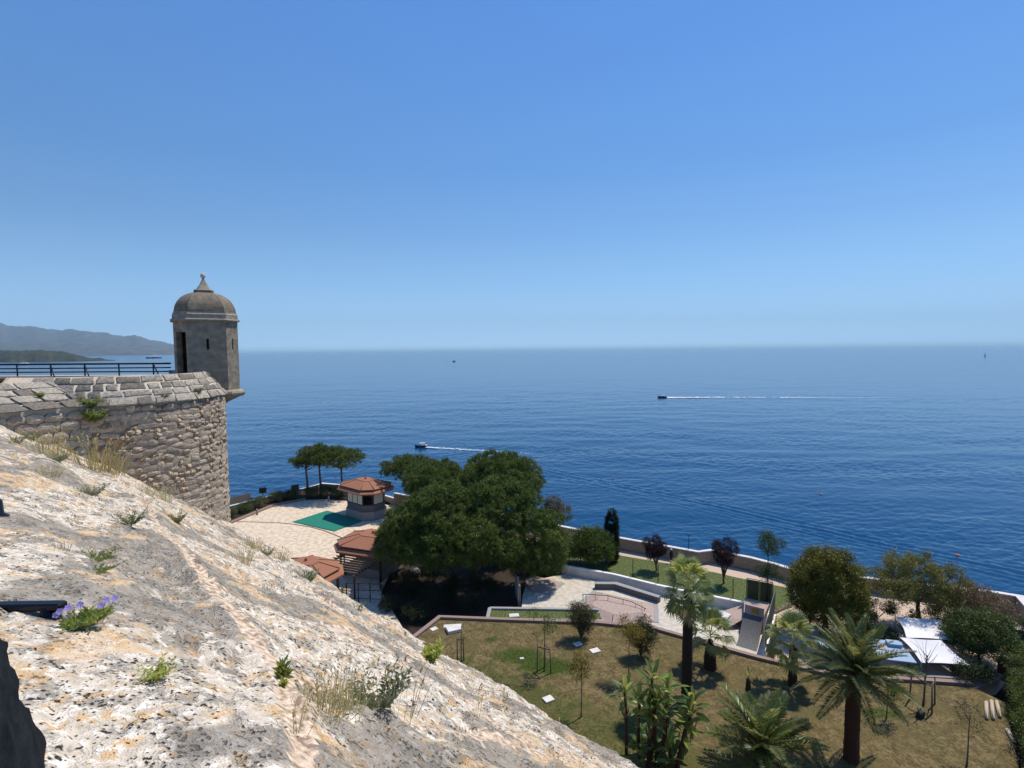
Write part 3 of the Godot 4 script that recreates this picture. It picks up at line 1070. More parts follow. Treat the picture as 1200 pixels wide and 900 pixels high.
func paddle_leaf(stalk: float, l: float, w: float, droop: float) -> ArrayMesh:
	var v := PackedVector3Array()
	for s in [Vector3(0, 0, 1), Vector3(0, 1, 0)]:
		v.append_array([-s * 0.02, s * 0.02, Vector3(stalk, 0.05, 0) + s * 0.014, -s * 0.02, Vector3(stalk, 0.05, 0) + s * 0.014, Vector3(stalk, 0.05, 0) - s * 0.014])
	var n := 7
	for i in n:
		var t0 := float(i) / n
		var t1 := float(i + 1) / n
		var c0 := Vector3(stalk + l * t0, 0.05 - droop * l * t0 * t0, 0)
		var c1 := Vector3(stalk + l * t1, 0.05 - droop * l * t1 * t1, 0)
		var w0 := w * pow(sin(PI * clampf(t0 * 0.86 + 0.08, 0, 1)), 0.6)
		var w1 := w * pow(sin(PI * clampf(t1 * 0.86 + 0.08, 0, 1)), 0.6) * (0.15 if i == n - 1 else 1.0)
		for s in [-1.0, 1.0]:
			var a0 := c0 + Vector3(0, w0 * 0.35, s * w0)
			var a1 := c1 + Vector3(0, w1 * 0.35, s * w1)
			v.append_array([c0, c1, a1, c0, a1, a0])
	return flat_mesh(v)

func set_leaf(parent: Node3D, called: String, mesh: Mesh, m: Material, at: Vector3, az: float, elev: float, scale_ := 1.0, roll := 0.0) -> void:
	var b := Basis(Vector3.UP, az) * Basis(Vector3.BACK, elev) * Basis(Vector3.RIGHT, roll)
	part(called, mesh, m, parent, Transform3D(b.scaled(Vector3.ONE * scale_), at))

# trunk with rings of old leaf bases
func palm_trunk(parent: Node3D, h: float, r0: float, r1: float, m: Material, lean := Vector3.ZERO, belly := 0.0) -> void:
	var st := mb(true)
	var pts := []
	var rad := []
	var n := int(h / 0.14)
	for i in n + 1:
		var t := float(i) / n
		pts.append(Vector3(0, -0.1 + (h + 0.1) * t, 0) + lean * t * t)
		rad.append((lerpf(r0, r1, t) + belly * sin(PI * t)) * (1.05 if i % 2 else 0.95) * rng.randf_range(0.96, 1.04))
	tube(st, pts, rad, 10)
	part("trunk", done(st), m, parent)

func build_plants_materials() -> void:
	leafy("pine_needles", 0.55, 0.6)
	leafy("leaves", 0.75, 0.5)
	leafy("grass", 0.7, 0.7)
	grained("pine_bark", [lin(0.05, 0.032, 0.022), lin(0.12, 0.075, 0.05), lin(0.2, 0.13, 0.09)], 0.6, 401, 0.95, 2.0, 0.03)
	grained("grey_bark", [lin(0.06, 0.05, 0.04), lin(0.13, 0.11, 0.09), lin(0.2, 0.175, 0.15)], 0.5, 405, 0.95, 1.5, 0.03)
	grained("palm_bark", [lin(0.018, 0.011, 0.008), lin(0.05, 0.03, 0.02), lin(0.10, 0.06, 0.04)], 0.35, 409, 0.95, 3.0, 0.04)
	grained("palm_bark_red", [lin(0.04, 0.016, 0.008), lin(0.11, 0.045, 0.022), lin(0.19, 0.085, 0.045)], 0.35, 413, 0.95, 3.0, 0.04)
	leaf_plain("date_frond", lin(0.045, 0.066, 0.02), 0.6, 0.45)
	leaf_plain("date_frond_pale", lin(0.085, 0.105, 0.036), 0.6, 0.45)
	leaf_plain("fan_green", lin(0.085, 0.12, 0.045), 0.7, 0.42)
	leaf_plain("fan_lime", lin(0.15, 0.19, 0.05), 0.75, 0.45)
	leaf_plain("fan_dry", lin(0.24, 0.18, 0.10), 0.6, 0.7)
	leaf_plain("paddle_green", lin(0.055, 0.11, 0.022), 0.7, 0.36)
	leaf_plain("paddle_lime", lin(0.14, 0.19, 0.035), 0.75, 0.38)
	leaf_plain("paddle_dark", lin(0.025, 0.06, 0.015), 0.65, 0.4)
	leaf_plain("paddle_brown", lin(0.16, 0.10, 0.05), 0.5, 0.7)

# ------------------------------------------------------------------ garden ground
func v2(a: Array) -> Array:
	var out := []
	for q in a:
		out.append(Vector2(q[0], q[1]))
	return out

const LAWN := [[-9.6, -42.6], [-6.9, -47.8], [-2.2, -47.35], [7.6, -46.55], [12.6, -45.45], [16.7, -42.75], [19.7, -40.85], [22.7, -39.35], [24.6, -38.45], [28.1, -38.1], [33.6, -37.4], [34.4, -35.6], [29.2, -29.0], [24.0, -20.0], [19.0, 2.0], [8.0, -1.5], [-10.5, -17.4]]
const KERB := [[-9.8, -42.4], [-6.95, -47.95], [-2.2, -47.5], [7.6, -46.7], [12.6, -45.6], [16.7, -42.9], [19.7, -41.0], [22.7, -39.5], [24.6, -38.6], [28.1, -38.25], [33.7, -37.55]]
const SEA_WALL := [[-20.0, -88.0], [13.6, -65.8], [21.8, -61.0], [23.6, -61.5], [27.2, -59.1], [29.0, -57.3], [30.5, -55.5], [35.6, -54.1], [37.8, -53.0], [46.6, -50.2], [48.4, -49.2], [47.0, -46.8]]

func green_share(x: float, z: float) -> float:
	var g := 0.0
	for q in [[2.6, -40.4, 2.6, 1.5, 1.0], [0.2, -41.9, 2.6, 1.3, 0.85], [-1.9, -44.4, 1.0, 0.55, 0.8], [-3.6, -38.6, 4.2, 2.4, 0.55], [0.4, -35.4, 5.2, 3.0, 0.5], [24.8, -34.7, 1.5, 0.8, 0.75], [-4.6, -41.0, 1.6, 1.2, 0.5], [6.5, -33.0, 5.0, 3.4, 0.42], [12.0, -29.0, 5.0, 3.0, 0.35]]:
		var d := Vector2((x - q[0]) / q[2], (z - q[1]) / q[3]).length()
		g = maxf(g, q[4] * (1.0 - smoothstep(0.45, 1.15, d + 0.45 * fine.get_noise_2d(x * 0.9, z * 0.9))))
	return clampf(g + 0.22 * fine.get_noise_2d(x * 0.35 + 200.0, z * 0.35), 0.0, 1.0)

func lawn_texture() -> ImageTexture:
	var size := 1024
	var im := Image.create(size, size, false, Image.FORMAT_RGB8)
	var speck := noise(501, 0.16, 3).get_seamless_image(size, size)
	var straw := noise(503, 0.045, 4).get_seamless_image(size, size)
	var patch := noise(502, 0.012, 5).get_seamless_image(size, size)
	# where the turf is green, worked out on a coarse grid
	var green := Image.create(256, 256, false, Image.FORMAT_RF)
	for j in 143:
		for i in 256:
			green.set_pixel(i, j, Color(green_share(-14.0 + 50.0 * i / 256.0, -50.0 + 50.0 * j / 256.0), 0, 0))
	green.resize(size, size, Image.INTERPOLATE_CUBIC)
	for j in size:
		var z := -50.0 + 50.0 * j / size
		for i in size:
			if z > -22.0:
				im.set_pixel(i, j, Color(0.36, 0.33, 0.2))
				continue
			var g := green.get_pixel(i, j).r
			var s := speck.get_pixel(i, j).r
			var p := patch.get_pixel(i, j).r
			var mid := straw.get_pixel(i, j).r
			var dry := Color(0.315, 0.28, 0.19).lerp(Color(0.49, 0.43, 0.305), clampf(0.5 + (s - 0.5) * 1.5 + (mid - 0.5) * 1.1, 0, 1)).lerp(Color(0.37, 0.335, 0.22), 0.7 * smoothstep(0.45, 0.7, p))
			var wet := Color(0.15, 0.21, 0.08).lerp(Color(0.28, 0.34, 0.14), clampf(0.5 + (s - 0.5) * 1.4, 0, 1))
			im.set_pixel(i, j, dry.lerp(wet, clampf(g + (s - 0.5) * 0.35, 0, 1)))
	return ImageTexture.create_from_image(im)

func build_ground() -> void:
	grained("soil", [lin(0.014, 0.010, 0.006), lin(0.032, 0.022, 0.013), lin(0.065, 0.046, 0.028)], 3.0, 511, 0.95, 3.0, 0.02)
	grained("cliff_rock", [lin(0.10, 0.09, 0.075), lin(0.24, 0.215, 0.18), lin(0.36, 0.33, 0.28)], 9.0, 515, 0.95, 20.0, 0.02)
	grained("path_gravel", [lin(0.40, 0.30, 0.225), lin(0.50, 0.39, 0.30), lin(0.58, 0.46, 0.36)], 2.5, 519, 0.95, 0.5, 0.05)
	grained("concrete", [lin(0.42, 0.38, 0.31), lin(0.49, 0.45, 0.37), lin(0.55, 0.505, 0.425)], 11.0, 523, 0.9, 0.3, 0.03, [0.2, 0.5, 0.8], 7)
	grained("pink_concrete", [lin(0.30, 0.225, 0.19), lin(0.38, 0.29, 0.245), lin(0.44, 0.345, 0.295)], 4.0, 527, 0.85, 0.2, 0.02)
	grained("green_turf", [lin(0.035, 0.055, 0.014), lin(0.075, 0.105, 0.026), lin(0.14, 0.15, 0.055)], 4.5, 531, 0.95, 3.0, 0.035, [0.25, 0.5, 0.75], 7)
	grained("patio_stone", [lin(0.50, 0.40, 0.28), lin(0.58, 0.475, 0.345), lin(0.65, 0.545, 0.405)], 9.0, 535, 0.92, 1.0, 0.02, [0.3, 0.5, 0.68], 5)
	grained("kerb_stone", [lin(0.16, 0.105, 0.085), lin(0.26, 0.185, 0.155), lin(0.36, 0.27, 0.23)], 1.5, 539, 0.92, 0.6, 0.03)
	grained("white_render", [lin(0.48, 0.47, 0.44), lin(0.60, 0.585, 0.55), lin(0.68, 0.665, 0.63)], 5.0, 543, 0.85, 0.2, 0.01)
	grained("tan_wall", [lin(0.20, 0.155, 0.11), lin(0.29, 0.235, 0.175), lin(0.36, 0.30, 0.235)], 4.0, 547, 0.92, 0.8, 0.02)
	grained("grey_concrete", [lin(0.20, 0.20, 0.20), lin(0.29, 0.29, 0.285), lin(0.36, 0.36, 0.35)], 3.0, 551, 0.9, 0.4, 0.03)
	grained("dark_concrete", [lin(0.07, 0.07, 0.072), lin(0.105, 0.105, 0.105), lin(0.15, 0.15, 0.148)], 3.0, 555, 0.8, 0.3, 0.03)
	grained("planks", [lin(0.10, 0.07, 0.045), lin(0.17, 0.125, 0.085), lin(0.24, 0.19, 0.14)], 0.8, 559, 0.85, 0.5, 0.03)
	plain("steel", lin(0.30, 0.32, 0.34), 0.35, 0.85)
	plain("dark_paint", lin(0.012, 0.013, 0.014), 0.5)
	plain("white_paint", lin(0.74, 0.74, 0.73), 0.6)
	plain("green_mat", lin(0.012, 0.17, 0.115), 0.85)
	var shore := [[-70, 20], [-66, -40], [-54, -70], [-47.2, -83.6], [-44.2, -88.4], [-41.0, -93.2], [-38.5, -96.2], [-36.2, -99.6], [-29.0, -97.8]]
	for q in SEA_WALL:
		shore.append([q[0] + 0.3, q[1] - 0.5])
	shore.append_array([[60, -38], [80, -10], [80, 30]])
	structure("ground", slab(v2(shore), -4.0, 35.6), M["soil"])
	# lawn on its own level
	var dry := plain("dry_lawn", Color.WHITE, 0.95)
	dry.albedo_texture = lawn_texture()
	dry.uv1_scale = Vector3(1 / 50.0, 1 / 50.0, 1)
	dry.uv1_offset = Vector3(14.0 / 50.0, 50.0 / 50.0, 0)
	dry.metallic_specular = 0.2
	structure("lawn", slab(v2(LAWN), 35.4, 37.0), dry)
	var blade := needle_tuft(6, 1.0, 0.12, 0.9)
	var xfs := []
	var cols := []
	var poly := PackedVector2Array(v2(LAWN))
	while xfs.size() < 30000:
		var q := Vector2(rng.randf_range(-10, 34.5), rng.randf_range(-48, -26.5))
		if not Geometry2D.is_point_in_polygon(q, poly):
			continue
		var g := green_share(q.x, q.y)
		var s := rng.randf_range(0.035, 0.07) * (1.15 if g > 0.5 else 0.9)
		xfs.append(Transform3D(Basis(Vector3.UP, rng.randf() * TAU).scaled(Vector3(s, s, s)), Vector3(q.x, 37.0, q.y)))
		var c := Color(0.22, 0.165, 0.10).lerp(Color(0.13, 0.10, 0.055), rng.randf()).lerp(Color(0.05, 0.105, 0.015).lerp(Color(0.10, 0.15, 0.03), rng.randf()), clampf(g + rng.randf_range(-0.2, 0.2), 0, 1))
		cols.append(c)
	var gr := scatter("grass", null, blade, M["grass"], xfs, cols)
	tag(gr, "short dry and green grass covering the sloped garden lawn", "grass", "", "stuff")
	# promenade, skate ground, turf strip, patio
	structure("promenade_path", slab(v2([[-6, -79], [13.6, -65.7], [21.8, -60.9], [23.6, -61.4], [29.0, -57.2], [30.5, -55.4], [37.8, -52.9], [46.6, -50.1], [46.0, -45], [36.5, -38.5], [33.9, -37.7], [28.1, -38.4], [22.7, -39.65], [20.9, -41.0], [25.0, -48.7], [10, -60], [-6, -70]]), 35.5, 36.55), M["path_gravel"])
	structure("turf_strip", slab(v2([[-5.0, -72.5], [10.5, -64.6], [13.1, -63.6], [18.0, -61.1], [22.8, -58.4], [24.7, -57.0], [29.3, -54.2], [28.4, -51.9], [27.2, -50.3], [25.0, -49.4], [15.0, -54.0], [11.0, -56.9], [6.2, -59.3], [-5, -66]]), 35.5, 36.66), M["green_turf"])
	structure("skate_ground", slab(v2([[0.6, -47.4], [0.9, -53.6], [1.5, -57.0], [5.9, -59.0], [11.0, -56.7], [15.0, -54.0], [18.1, -52.2], [24.5, -48.7], [20.7, -42.2], [19.7, -41.15], [16.7, -43.05], [12.6, -45.75], [7.6, -46.85]]), 35.5, 36.4), M["concrete"])
	structure("patio", slab(v2([[-44.0, -74], [-43.2, -77.8], [-40.4, -88.3], [-38.5, -91.0], [-33, -92], [-20, -88], [-15, -72], [-14.5, -56], [-9.6, -46.5], [-22, -44], [-40, -58]]), 35.4, 36.0), M["patio_stone"])

func run_path(a: Array) -> Array:
	return v2(a)

func build_walls() -> void:
	var k := thing("lawn_kerb", "low brown stone kerb wall edging the dry lawn", "kerb")
	part("wall", wall_run(v2(KERB), 0.34, 35.9, 37.16), M["kerb_stone"], k)
	part("coping", wall_run(v2(KERB), 0.34, 37.16, 37.24, 0.03), M["kerb_stone"], k)
	var w := thing("sea_wall", "tan sea wall with a white coping beyond the promenade", "wall")
	part("wall", wall_run(v2(SEA_WALL), 0.4, 35.4, 37.98), M["tan_wall"], w)
	part("coping", wall_run(v2(SEA_WALL), 0.4, 37.98, 38.1, 0.05), M["white_render"], w)
	part("sea_pole", tube_mesh([Vector3(20.9, 38.0, -61.7), Vector3(20.9, 39.9, -61.7)], [0.05, 0.04], 6), M["dark_paint"], w)
	var pw := thing("patio_parapet", "pale low parapet between the patio planting and the sea", "wall")
	var pp := [[-52, -73], [-46.3, -83.7], [-43.4, -88.0], [-40.2, -92.7], [-37.7, -95.6], [-36.0, -98.6], [-30.0, -96.6], [-20.0, -88.0]]
	part("wall", wall_run(v2(pp), 0.35, 35.4, 37.1), M["tan_wall"], pw)
	part("coping", wall_run(v2(pp), 0.35, 37.1, 37.2, 0.04), M["white_render"], pw)
	var pk := thing("planting_kerb", "stone kerb between the patio and the hedge bed", "kerb")
	part("kerb", wall_run(v2([[-45.4, -70], [-43.3, -77.8], [-41.6, -84.1], [-40.4, -88.3], [-36.5, -91.5]]), 0.5, 35.5, 36.3), M["kerb_stone"], pk)
	structure("hedge_bed_soil", slab(v2([[-51, -73], [-46.4, -83.4], [-43.5, -87.7], [-40.3, -92.4], [-37.8, -95.3], [-36.1, -98.2], [-30, -96.2], [-21, -88.6], [-33, -91.8], [-36.6, -91.4], [-40.6, -88.4], [-41.8, -84.1], [-43.5, -77.8], [-45.6, -70]]), 35.5, 36.22), M["soil"])
	# white wall of the skate ground
	var sw := thing("skate_wall", "long white rendered wall behind the skate ground", "wall")
	var sp := [[5.6, -59.6], [6.2, -58.9], [11.0, -56.6], [15.0, -53.9], [18.1, -52.1], [22.5, -49.8], [24.5, -48.6]]
	part("wall", wall_run(v2(sp), 0.3, 36.2, 37.3), M["white_render"], sw)
	part("coping", wall_run(v2(sp), 0.3, 37.3, 37.38, 0.02), M["white_paint"], sw)
	var fence := thing("wall_fence", "thin dark fence posts and wires above the white skate wall", "fence")
	var last := Vector3.ZERO
	for q in [[7.6, -58.4], [10.3, -57.15], [12.9, -55.5], [15.2, -53.95], [18.3, -52.2], [21.6, -50.4]]:
		part("post", tube_mesh([Vector3(q[0], 36.6, q[1] - 0.3), Vector3(q[0], 39.3, q[1] - 0.3)], [0.045, 0.045], 6), M["dark_paint"], fence)
		var p := Vector3(q[0], 0, q[1] - 0.3)
		if last != Vector3.ZERO:
			for h in [37.6, 38.4, 39.25]:
				part("wire", tube_mesh([last + Vector3(0, h, 0), p + Vector3(0, h, 0)], [0.005, 0.005], 4), M["dark_paint"], fence)
		last = p
	# planter let into the skate ground
	var pl := thing("planter_bed", "shallow grass bed framed in pale grey concrete beside the lawn kerb", "planter")
	var ring := [[-2.35, -50.2], [8.2, -49.7], [8.3, -47.5], [-2.5, -48.1]]
	for i in 4:
		var a: Array = ring[i]
		var b: Array = ring[(i + 1) % 4]
		if i != 1:
			part("edge", wall_run(v2([a, b]), 0.34, 36.2, 36.9 + 0.004 * i), M["grey_concrete"], pl)
	part("turf", slab(v2([[-2.2, -50.05], [8.2, -49.55], [8.2, -47.7], [-2.3, -48.2]]), 36.2, 36.72), M["green_turf"], pl)
	var sl := part("access_slab", box_mesh(Vector3(0, 0.06, 0), Vector3(0.95, 0.14, 0.6), Basis(), 0.02), M["white_render"], null, Transform3D(Basis(Vector3.UP, 0.1), Vector3(0.0, 36.74, -48.75)))
	tag(sl, "pale rectangular slab lying in the concrete framed grass bed", "slab")

func build_skate() -> void:
	var f := thing("skate_funbox", "pink concrete funbox pyramid in the skate ground", "ramp")
	var base := [Vector3(5.9, 36.4, -50.6), Vector3(8.7, 36.4, -54.4), Vector3(14.1, 36.4, -51.5), Vector3(13.2, 36.4, -48.0), Vector3(9.0, 36.4, -47.4)]
	var top := [Vector3(7.6, 36.92, -50.6), Vector3(9.2, 36.92, -53.0), Vector3(12.7, 36.92, -51.0), Vector3(12.2, 36.92, -48.9), Vector3(9.4, 36.92, -48.6)]
	for i in 5:
		var j := (i + 1) % 5
		var st := mb()
		quad(st, base[i].lerp(base[j], 0.012), top[i].lerp(top[j], 0.012), top[j].lerp(top[i], 0.012), base[j].lerp(base[i], 0.012))
		part("bank", done(st), M["pink_concrete"], f)
	part("deck", slab([Vector2(7.62, -50.6), Vector2(9.2, -52.98), Vector2(12.68, -51.0), Vector2(12.18, -48.92), Vector2(9.4, -48.62)], 36.3, 36.915), M["pink_concrete"], f)
	for e in [[0, 1], [2, 3]]:
		var d: Vector3 = base[e[1]] - base[e[0]]
		var n := d.cross(Vector3.UP).normalized()
		part("edge_plate", box_mesh(Vector3.ZERO, Vector3(d.length(), 0.05, 0.42)), M["grey_concrete"], f, Transform3D(Basis(d.normalized(), Vector3.UP, -n), (base[e[0]] + base[e[1]]) * 0.5 + Vector3(0, 0.025, 0) + n * (-0.15 if e[0] == 0 else -0.15)))
	var l := thing("skate_ledge", "bent dark concrete ledge behind the pink funbox", "ledge")
	part("block", wall_run(v2([[8.7, -55.2], [10.9, -55.1], [14.7, -51.9]]), 0.5, 36.3, 36.98), M["dark_concrete"], l)
	part("coping", wall_run(v2([[8.7, -55.2], [10.9, -55.1], [14.7, -51.9]]), 0.5, 36.98, 37.03, 0.02), M["grey_concrete"], l)
	var r := thing("grind_rail", "bent steel grind rail standing on the pink funbox", "rail")
	var rp := [Vector3(6.9, 37.3, -51.9), Vector3(7.4, 37.36, -51.85), Vector3(9.4, 37.36, -51.5), Vector3(11.6, 37.28, -50.3), Vector3(12.7, 37.05, -49.3)]
	part("bar", tube_mesh(rp, [0.035, 0.035, 0.035, 0.035, 0.035], 6), M["dark_paint"], r)
	for i in 7:
		var t := 0.15 + i * 0.62
		var q: Vector3 = rp[int(t)].lerp(rp[int(t) + 1], t - int(t))
		part("post", tube_mesh([Vector3(q.x, 36.6, q.z), q], [0.028, 0.028], 6), M["dark_paint"], r)
	var b := thing("corner_bank", "small pink bank ramp under the edge of the big pine", "ramp")
	var st2 := mb()
	var c := [Vector3(1.9, 36.41, -54.6), Vector3(3.4, 36.41, -53.9), Vector3(5.4, 36.41, -56.8), Vector3(2.0, 36.95, -57.4), Vector3(1.2, 36.95, -56.2)]
	tri(st2, c[0], c[4], c[1]); tri(st2, c[1], c[4], c[3]); tri(st2, c[1], c[3], c[2])
	tri(st2, c[4], Vector3(1.2, 36.41, -56.2), c[0]); tri(st2, c[3], c[2], Vector3(2.0, 36.41, -57.4))
	quad(st2, c[4], c[3], Vector3(2.0, 36.41, -57.4), Vector3(1.2, 36.41, -56.2))
	part("bank", done(st2), M["pink_concrete"], b)
	part("edge_plate", box_mesh(Vector3(4.5, 36.43, -55.2), Vector3(0.4, 0.04, 3.3), Basis(Vector3.UP, -0.6)), M["grey_concrete"], b)
	# quarter pipe by the fence
	var q := thing("quarter_pipe", "concrete quarter pipe with a small yellow panel beside the green mesh fence", "ramp")
	var bk := mb()
	var left := Vector3(19.2, 36.41, -49.4)
	quad(bk, Vector3(18.2, 36.41, -49.0), Vector3(22.3, 37.25, -49.7), Vector3(21.0, 37.25, -46.9), Vector3(19.0, 36.41, -46.5))
	part("bank", done(bk), M["pink_concrete"], q)
	part("deck", slab([Vector2(21.0, -46.9), Vector2(22.3, -49.7), Vector2(24.2, -48.6), Vector2(22.3, -45.9)], 36.3, 37.9), M["pink_concrete"], q)
	var cv := mb(true)
	var e0 := Vector3(20.95, 0, -46.85)
	var e1 := Vector3(22.28, 0, -45.9)
	var o := Vector3(-1.15, 0, 1.75)
	for i in 8:
		var t0 := i / 8.0
		var t1 := (i + 1) / 8.0
		var y0 := 36.41 + 1.5 * pow(1.0 - sin(t0 * PI * 0.5), 1.3)
		var y1 := 36.41 + 1.5 * pow(1.0 - sin(t1 * PI * 0.5), 1.3)
		quad(cv, e0 + o * t0 * 1.6 + Vector3(0, y0, 0), e0 + o * t1 * 1.6 + Vector3(0, y1, 0), e1 + o * t1 * 1.6 + Vector3(0, y1, 0), e1 + o * t0 * 1.6 + Vector3(0, y0, 0))
	part("transition", done(cv), M["dark_concrete"], q)  # shade on the curve is put into its colour by the darker concrete
	part("backboard", box_mesh(Vector3(21.75, 38.25, -46.45), Vector3(1.6, 0.75, 0.12), Basis(Vector3.UP, -0.62) * Basis(Vector3.RIGHT, -0.25)), M["pink_concrete"], q)
	part("panel", box_mesh(Vector3(21.78, 38.25, -46.36), Vector3(0.62, 0.45, 0.05), Basis(Vector3.UP, -0.62) * Basis(Vector3.RIGHT, -0.25)), plain("yellow_panel", lin(0.30, 0.19, 0.035), 0.7), q)
	var bx := part("skate_box", box_mesh(Vector3(0, 0.22, 0), Vector3(1.0, 0.44, 0.8), Basis(), 0.03), M["white_render"], null, Transform3D(Basis(Vector3.UP, 0.7) * Basis(Vector3.BACK, 0.12), Vector3(19.7, 36.72, -47.9)))
	tag(bx, "pale grey manual box standing on the bank beside the quarter pipe", "box")
	# glass fence
	var g := thing("mesh_fence", "dark green see-through mesh fence with steel posts beside the quarter pipe", "fence")
	var glass := plain("green_mesh", Color(0.05, 0.17, 0.13, 0.8), 0.5)
	glass.transparency = BaseMaterial3D.TRANSPARENCY_ALPHA
	part("base_wall", wall_run(v2([[20.75, -42.4], [24.75, -48.75]]), 0.26, 36.2, 36.75), M["white_paint"], g)
	for run in [[Vector3(20.75, 36.75, -42.4), Vector3(24.75, 36.75, -48.75), 6], [Vector3(24.6, 37.4, -48.9), Vector3(22.6, 37.4, -49.95), 2]]:
		var d: Vector3 = (run[1] - run[0]) / run[2]
		for i in run[2] + 1:
			var p: Vector3 = run[0] + d * i
			part("post", box_mesh(Vector3(0, 1.15, 0), Vector3(0.07, 2.3, 0.07)), M["steel"], g, Transform3D(Basis(), p))
			if i < run[2]:
				part("mesh_panel", box_mesh(Vector3(d.length() * 0.5, 1.18, 0), Vector3(d.length() - 0.12, 2.1, 0.02)), glass, g, Transform3D(Basis(d.normalized(), Vector3.UP, d.normalized().cross(Vector3.UP)), p))
		part("top_rail", tube_mesh([run[0] + Vector3(0, 2.32, 0), run[1] + Vector3(0, 2.32, 0)], [0.04, 0.04], 6), M["steel"], g)
	# border stones of the turf strip
	var br := thing("border_stones", "row of rough stones edging the green turf by the path", "edging")
	for i in 12:
		var t := i / 11.0
		var p := Vector3(25.1, 36.62, -49.3).lerp(Vector3(28.3, 36.62, -51.4), t)
		part("stone", stone_mesh(700 + i % 4), M["tan_wall"], br, Transform3D((Basis(Vector3.UP, rng.randf() * 6.0) * Basis(Vector3.RIGHT, -PI / 2)).scaled(Vector3(0.34, 0.3, 0.3)), p))

# ------------------------------------------------------------------ pavilions
func hip_roof(parent: Node3D, w: float, d: float, cut: float, y: float, rise: float, m: Material) -> void:
	# eight-sided roof in two tiers: a skirt, a shadowed step and an upper hip
	var tier := func(kw: float, kd: float, kc: float, yy: float) -> Array:
		var a := kw * 0.5
		var b := kd * 0.5
		return [Vector3(-a + kc, yy, b), Vector3(a - kc, yy, b), Vector3(a, yy, b - kc), Vector3(a, yy, -b + kc), Vector3(a - kc, yy, -b), Vector3(-a + kc, yy, -b), Vector3(-a, yy, -b + kc), Vector3(-a, yy, b - kc)]
	var r0: Array = tier.call(w, d, cut, y)
	var r1: Array = tier.call(w - 1.0, d - 1.0, cut * 0.85, y + 0.32)
	var r2: Array = tier.call(w - 0.75, d - 0.75, cut * 0.9, y + 0.56)
	var r3: Array = tier.call(w * 0.36, d * 0.3, cut * 0.3, y + rise * 0.92)
	var r00: Array = tier.call(w, d, cut, y - 0.16)
	var roof := part("roof", null, m, parent)
	var st := mb()
	for k in 8:
		var l := (k + 1) % 8
		quad(st, r0[k], r1[k], r1[l], r0[l])
		quad(st, r00[k], r0[k], r0[l], r00[l])
	for k in range(1, 7):
		tri(st, r00[0], r00[k], r00[k + 1])
	roof.mesh = done(st)
	st = mb()
	for k in 8:
		var l := (k + 1) % 8
		var inner0: Vector3 = r1[k].lerp(Vector3(0, r1[k].y, 0), 0.04)
		var inner1: Vector3 = r1[l].lerp(Vector3(0, r1[l].y, 0), 0.04)
		quad(st, inner0, inner0 + Vector3(0, 0.2, 0), inner1 + Vector3(0, 0.2, 0), inner1)
	part("step", done(st), m, roof)
	for k in 8:
		var l := (k + 1) % 8
		var s2 := mb()
		quad(s2, r2[k].lerp(r2[l], 0.006), r3[k], r3[l], r2[l].lerp(r2[k], 0.006))
		quad(s2, r2[k] - Vector3(0, 0.1, 0), r2[k], r2[l], r2[l] - Vector3(0, 0.1, 0))
		part("hip_face", done(s2), m, roof)
		part("ridge_cap", tube_mesh([r2[k] + Vector3(0, 0.02, 0), r3[k] + Vector3(0, 0.02, 0)], [0.07, 0.06], 5), m, roof)
	var s3 := mb()
	var apex := Vector3(0, y + rise, 0)
	for k in 8:
		tri(s3, r3[k] + Vector3(0, 0.05, 0), apex, r3[(k + 1) % 8] + Vector3(0, 0.05, 0))
	part("cap", done(s3), m, roof)
	part("vent", box_mesh(apex + Vector3(0, 0.12, 0), Vector3(0.24, 0.36, 0.24), Basis(), 0.04), m, roof)

